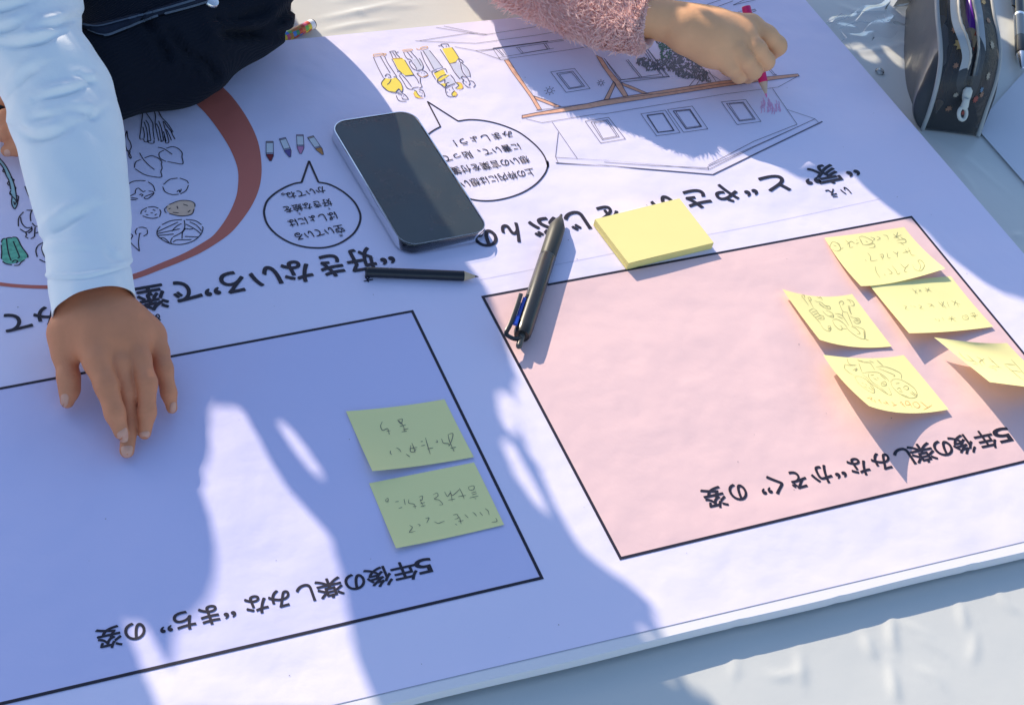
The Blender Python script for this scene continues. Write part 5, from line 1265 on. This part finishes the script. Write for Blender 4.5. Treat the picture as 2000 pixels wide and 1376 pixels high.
# ---- child in the pink fleece, right fist holding a pink pencil
c2h = crop(1200, 0, 5.29); j2 = lambda *a: J(c2h, 5.29, *a)
girl = thing('person', 'child in a fluffy pink fleece sleeve at the far side drawing with a pink pencil', 'person', W(1300, 120, 0))
PALM = [[j2(-120, 20, 44, 190), j2(200, 175, 43, 192), j2(520, 215, 43, 188), j2(800, 270, 44, 190)],
        [j2(760, 270, 45, 190), j2(1010, 265, 47, 162), j2(1400, 270, 48, 122)], [j2(780, 310, 44, 185), j2(1020, 360, 46, 165), j2(1360, 390, 46, 120)],
        [j2(780, 350, 42, 165), j2(1020, 450, 41, 150), j2(1260, 530, 40, 114)], [j2(780, 380, 38, 150), j2(1000, 520, 35, 138), j2(1150, 620, 33, 106)],
        [j2(1100, 420, 24, 115), j2(1380, 560, 15, 85), j2(1480, 640, 13, 65)], [j2(1000, 540, 22, 110), j2(1200, 690, 12, 75), j2(1380, 760, 10, 60)]]
FING = [([j2(1415, 268, 48, 108), j2(1575, 370, 46, 106), j2(1680, 475, 38, 100), j2(1600, 570, 26, 80)], .005),
        ([j2(1368, 396, 47, 104), j2(1472, 512, 44, 102), j2(1560, 630, 33, 96), j2(1490, 690, 18, 80)], .004),
        ([j2(1264, 534, 42, 98), j2(1352, 627, 38, 96), j2(1432, 728, 27, 94), j2(1380, 790, 13, 78)], .004),
        ([j2(1152, 625, 34, 92), j2(1215, 700, 30, 90), j2(1290, 775, 21, 84), j2(1290, 795, 12, 62)], .004)]
FOLDS = knuckles(FING, [(0, 1, .0005), (0, 2, .0005), (1, 2, .0004), (2, 2, .0004), (3, 2, .0004)])
fn = hand_sdf(PALM, FING, web=.0004, folds=FOLDS); allp = np.array([p for g in PALM + [f[0] for f in FING] for p, r in g])
V, F = sdf_mesh(fn, allp.min(0) - .04, allp.max(0) + .03, .001)
hand2 = mesh_part('body', V, F, M['skin_light'], girl)
tipw = W(1497.7, 191, .0004); endw = W(1457, 13, .050)
pencil('pencil', 'short bright pink pencil gripped in the fist, its point on the house drawing', tipw, endw, .0040, mat('hot_pink_paint', (.72, .02, .16), .35, .5), mat('pink_lead', (.75, .15, .38), .5, .3), wood=(.62, .44, .32), endcol=mat('white_end', (.78, .76, .76), .5, .4), conel=.17)

# fleece sleeve
st = [(1010, -190, 880, -60, .050), (1080, -130, 945, 8, .043), (1150, -85, 1020, 52, .038), (1215, -55, 1100, 92, .036), (1262, -30, 1172, 112, .038), (1290, -8, 1222, 112, .041), (1297, 2, 1248, 98, .044)]
st = [(a, ya, b_, yb, z) for a, ya, b_, yb, z in st]
b, V, N = loft('fleece', st, None, None, flat=.62, seg=110, rows=180, noise=.0024)
L0 = V[-1]; ctr = L0.mean(0); ai = V[-8].mean(0) - ctr; ai /= np.linalg.norm(ai)
b.rings([L0, L0 + (ctr - L0) * .06 + ai * .0005, L0 + (ctr - L0) * .12 + ai * .004, L0 + (ctr - L0) * .14 + ai * .035], 1, cap0=False, cap1=False)
fle = b.build('fleece_sleeve', [M['fleece'], M['lining']], girl, True)
tube('upper_sleeve', smooth([tuple(V[4].mean(0)), (.195, .50, .085), (.235, .60, .15), (.30, .74, .28)], 8), [.030 + .022 * min(1, k / 14) for k in range(25)], M['fleece'], girl, 28)
b = MB(); rows_, seg_n = V.shape[:2]
fi = nz(V[..., 0] * 1.0 + V[..., 2], V[..., 1] - V[..., 2], 95, 21); fj = nz(V[..., 1] + V[..., 2], V[..., 0] - V[..., 2] * .5, 95, 22)
for k in range(36000):
    i = int(RNG.integers(0, rows_ - 1)); j = int(RNG.integers(0, seg_n)); n = N[i, j]
    if n[2] < -.55: continue
    t1 = V[i + 1, j] - V[i, j]; t1 /= np.linalg.norm(t1) + 1e-9; t2 = np.cross(n, t1)
    p = V[i, j] + t1 * RNG.uniform(-.001, .001) + t2 * RNG.uniform(-.001, .001)
    lean = t1 * (fi[i, j] * .9 + RNG.normal(0, .4)) + t2 * (fj[i, j] * .9 + RNG.normal(0, .4)) + np.array([0, -.10, -.15])
    L = RNG.uniform(.0032, .0064) if RNG.random() < .86 else RNG.uniform(.007, .0105); w = RNG.uniform(.00028, .00052)
    d1 = n * .8 + lean * .5; d1 /= np.linalg.norm(d1); d2 = n * .25 + lean * 1.1 + RNG.normal(0, .15, 3); d2 /= np.linalg.norm(d2) + 1e-9
    s = np.cross(d1, RNG.normal(size=3)); s /= np.linalg.norm(s) + 1e-9
    m1 = p + d1 * L * .55; e = m1 + d2 * L * .55
    b.add([p - s * w, p + s * w, m1 + s * w * 1.1, m1 - s * w * 1.1, e + s * w * .35, e - s * w * .35], [(0, 1, 2, 3), (3, 2, 4, 5)])
b.build('fleece_pile', M['fleece'], fle)

# ------------------------------------------------------------------ unseen shade casters added beyond the frame, shaped to the shade on the table
def G2(p):
    """where a sunbeam through a point lands on the table: (px, py[, z]) pixels or ('w', x, y) metres"""
    if p[0] == 'w': return np.array(p[1:3], float)
    w = W(p[0], p[1], p[2] if len(p) > 2 else 0.0)
    return w[:2] + SH * (w[2] / math.tan(SUN_EL))
def poly2(pts): return np.array([G2(p) for p in pts])
GS = .003
GX, GY = np.meshgrid(np.arange(-.48, .80, GS), np.arange(-.45, .512, GS), indexing='ij')
PT = np.stack([GX, GY], -1)
def sd_poly(poly):
    """signed distance, positive inside"""
    n = len(poly); best = np.full(GX.shape, 1e9); ins = np.zeros(GX.shape, bool)
    for i in range(n):
        a, c = poly[i], poly[(i + 1) % n]; ab = c - a
        t = np.clip(((PT - a) @ ab) / (ab @ ab + 1e-12), 0, 1)
        best = np.minimum(best, np.linalg.norm(PT - a - t[..., None] * ab, axis=-1))
        cond = ((a[1] > GY) != (c[1] > GY)) & (GX < (c[0] - a[0]) * (GY - a[1]) / (c[1] - a[1] + 1e-12) + a[0])
        ins ^= cond
    return np.where(ins, best, -best)
CZ = CLOTH_Z
left = poly2([('w', -.44, .42), ('w', -.26, .42), ('w', -.20, .505), ('w', -.02, .505), (560, -4, CZ), (571, 18, CZ), (584, 48, CZ), (606, 78, CZ), (628, 86), (657, 121), (685, 154), (708, 185), (735, 224), (800, 330), (860, 430), (914, 514), (932, 535), (949, 557), (968, 600), (985, 650), (1000, 700), (1013, 738), (1024, 775), (1038, 830),
              (1048, 880), (1062, 930), (1085, 985), (1110, 1030), (1140, 1075), (1180, 1105), (1225, 1135), (1262, 1166), (1290, 1195), (1325, 1285, CZ), (1365, 1330, CZ), (1410, 1390, CZ), (1430, 1425, CZ), (500, 1440), (-20, 1440), (-90, 1200)])
SD_left = sd_poly(left)
suns = [[(413, 793), (440, 796), (472, 798), (492, 835), (520, 890), (560, 955), (605, 1005), (642, 1045), (662, 1110), (674, 1180), (690, 1270), (712, 1330), (742, 1390), (345, 1390), (338, 1300), (345, 1240), (352, 1190), (340, 1140), (322, 1095), (326, 1060), (342, 1006), (366, 990), (390, 962), (402, 940), (396, 918), (407, 908), (414, 880), (410, 850)],
        [(545, 826), (558, 828), (582, 856), (608, 890), (632, 928), (622, 934), (600, 910), (577, 880), (556, 850)],
        [(218, 1142), (232, 1148), (262, 1190), (292, 1235), (318, 1290), (345, 1330), (350, 1400), (318, 1400), (285, 1310), (255, 1240), (230, 1185)],
        [(972, 772), (992, 764), (1008, 795), (1013, 838), (998, 852), (980, 822)], [(980, 868), (998, 858), (1022, 905), (1050, 955), (1072, 1002), (1052, 990), (1012, 935)], [(1004, 748), (1016, 750), (1027, 792), (1036, 852), (1050, 905), (1036, 890), (1020, 835)],
        [(1310, 1268, CZ), (1335, 1262, CZ), (1355, 1300, CZ), (1375, 1345, CZ), (1355, 1352, CZ), (1330, 1310, CZ)], [(1252, 1232), (1270, 1230), (1278, 1246), (1262, 1252)],
        ]
def on(bv_, conv, *pts):
    out = []
    for p in conv(*pts):
        h_ = hit(bv_, *p)
        if h_ is None: h_ = (W(p[0], p[1], .03), None)
        g_ = h_[0][:2] + SH * (h_[0][2] / math.tan(SUN_EL)); out.append(('w', g_[0], g_[1]))
    return out
SB, HB = bvh_of(sleeve), hand_bvh
suns += [on(SB, c0, (420, 5), (520, 3), (600, 6), (625, 20), (560, 25), (430, 55)), on(SB, c0, (535, 390), (620, 310), (690, 250), (755, 250), (760, 295), (640, 380), (700, 470), (690, 540), (575, 545)),
         on(SB, c0, (870, 815), (890, 770), (935, 775), (920, 795)), on(SB, c0, (790, 1235), (960, 1170), (1030, 1150), (1040, 1105), (1098, 1195), (960, 1225), (810, 1280)),
         on(SB, c29, (480, 790), (560, 815), (630, 800), (665, 765), (676, 800), (640, 845), (560, 845), (490, 830)),
         on(HB, c6, (795, 358), (860, 385), (925, 480), (960, 560), (950, 630), (890, 590), (840, 500)), on(HB, c6, (770, 565), (815, 590), (860, 680), (850, 735), (790, 690))]
own = []; suns = suns[:-2]
for s in suns: SD_left = np.minimum(SD_left, -sd_poly(poly2(s)))
SD_left = np.maximum(SD_left, sd_poly(poly2(on(HB, c6, (170, 330), (330, 210), (620, 140), (760, 250), (800, 350), (835, 520), (770, 560), (790, 720), (700, 1100), (600, 1120), (400, 700), (180, 450)))))
suns = own
for s in suns: SD_left = np.minimum(SD_left, -sd_poly(poly2(s)))
right = poly2([('w', .128, .505), ('w', .138, .42), ('w', .143, .37), ('w', .148, .30), ('w', .152, .255), ('w', .20, .238), ('w', .255, .228), ('w', .262, .19), ('w', .272, .163), (1464, 298), (1500, 312), (1540, 338), (1568, 352),
               (1606, 358), (1640, 346), (1664, 340), (1690, 368), (1728, 400), (1760, 424), (1804, 446), (1850, 498), (1892, 530), (1924, 554), (1960, 574), (2000, 586), (2040, 600), (2040, 300, CZ), (2040, -20, CZ), ('w', .70, .505)])
SD_right = sd_poly(right)
H2B, FB = bvh_of(hand2), bvh_of(fle)
suns = [c3((1330, -60, CZ), (1480, -60, CZ), (1462, 60, CZ), (1448, 100, CZ), (1400, 72, CZ), (1345, 22, CZ)), c3((1125, 232, CZ), (1200, 218, CZ), (1235, 232, CZ), (1190, 252, CZ)), c3((1190, 262, CZ), (1262, 258, CZ), (1300, 300, CZ), (1275, 312, CZ), (1225, 295, CZ)),
        c3((1308, 232, CZ), (1345, 245, CZ), (1400, 290, CZ), (1420, 312, CZ), (1412, 338, CZ), (1390, 330, CZ), (1340, 280, CZ)), c3b((990, 150, CZ), (1140, 195, CZ), (1234, 180, CZ), (1234, 330, CZ), (1150, 440, CZ), (1080, 380, CZ), (1010, 350, CZ)),
        [(1385, 138), (1405, 165), (1418, 174), (1438, 172), (1446, 170), (1466, 182), (1490, 196), (1506, 212), (1531, 219), (1549, 223), (1538, 200), (1516, 160), (1503, 140), (1450, 118)],
        on(H2B, c2h, (775, 34), (1000, 85), (1200, 125), (1380, 160), (1460, 215), (1430, 270), (1400, 340), (1230, 370), (1190, 430), (1180, 520), (1000, 470), (870, 420), (810, 270), (790, 160)),
        on(FB, lambda *p: p, (955, 6), (1000, 18), (1060, 42), (1120, 55), (1180, 50), (1235, 22), (1250, 2), (1180, 2), (1080, 2))]
for s in suns: SD_right = np.minimum(SD_right, -sd_poly(poly2(s)))

def shade_caster(name, SD, split, m, parent, thick=.055):  # slab swollen from a shade outline, in place of a child's torso
    D = SD if split is None else np.minimum(SD, split)
    ns = 17; sv = np.linspace(-thick - .012, thick + .012, ns)
    h = np.where(D > 0, np.sqrt(np.clip(D, 0, thick) * (2 * thick - np.clip(D, 0, thick))) * .98 + .0025, D * .5)
    val = np.abs(sv)[None, None, :] - h[..., None]
    val = np.maximum(val, -D[..., None])
    val[0] = val[-1] = .01; val[:, 0] = val[:, -1] = .01
    V, F = surface_nets(val, np.zeros(3), 1.0)
    gx = GX[0, 0] + V[:, 0] * GS; gy = GY[0, 0] + V[:, 1] * GS; s = sv[0] + V[:, 2] * (sv[1] - sv[0])
    run = (.74 - gy) / (-SH[1])                                         # back along the sunbeam to an upright plane at the far side of the table
    P = np.stack([gx - SH[0] * run, gy - SH[1] * run, run * math.tan(SUN_EL)], -1) + np.outer(s, SUND)
    return mesh_part(name, P, F, m, parent)
ln = lambda ax_, ay, bx, by: ((GX - ax_) * (by - ay) - (GY - ay) * (bx - ax_)) / math.hypot(bx - ax_, by - ay)
a1, a2 = G2((470, 760)), G2((430, 1400))
cut = ln(-.075, .51, a1[0], a1[1]); cut2 = ln(a1[0], a1[1], a2[0], a2[1])
cutm = np.where(GY > a1[1], cut, cut2)
shade_caster('jersey_shade_caster', SD_left, cutm + .014, M['jersey'], boy)  # white share of the caster widened to bounce light onto the shaded paper
shade_caster('sweater_shade_caster', SD_left, -cutm + .014, M['knit'], navy)
shade_caster('fleece_shade_caster', SD_right, None, M['fleece'], girl)
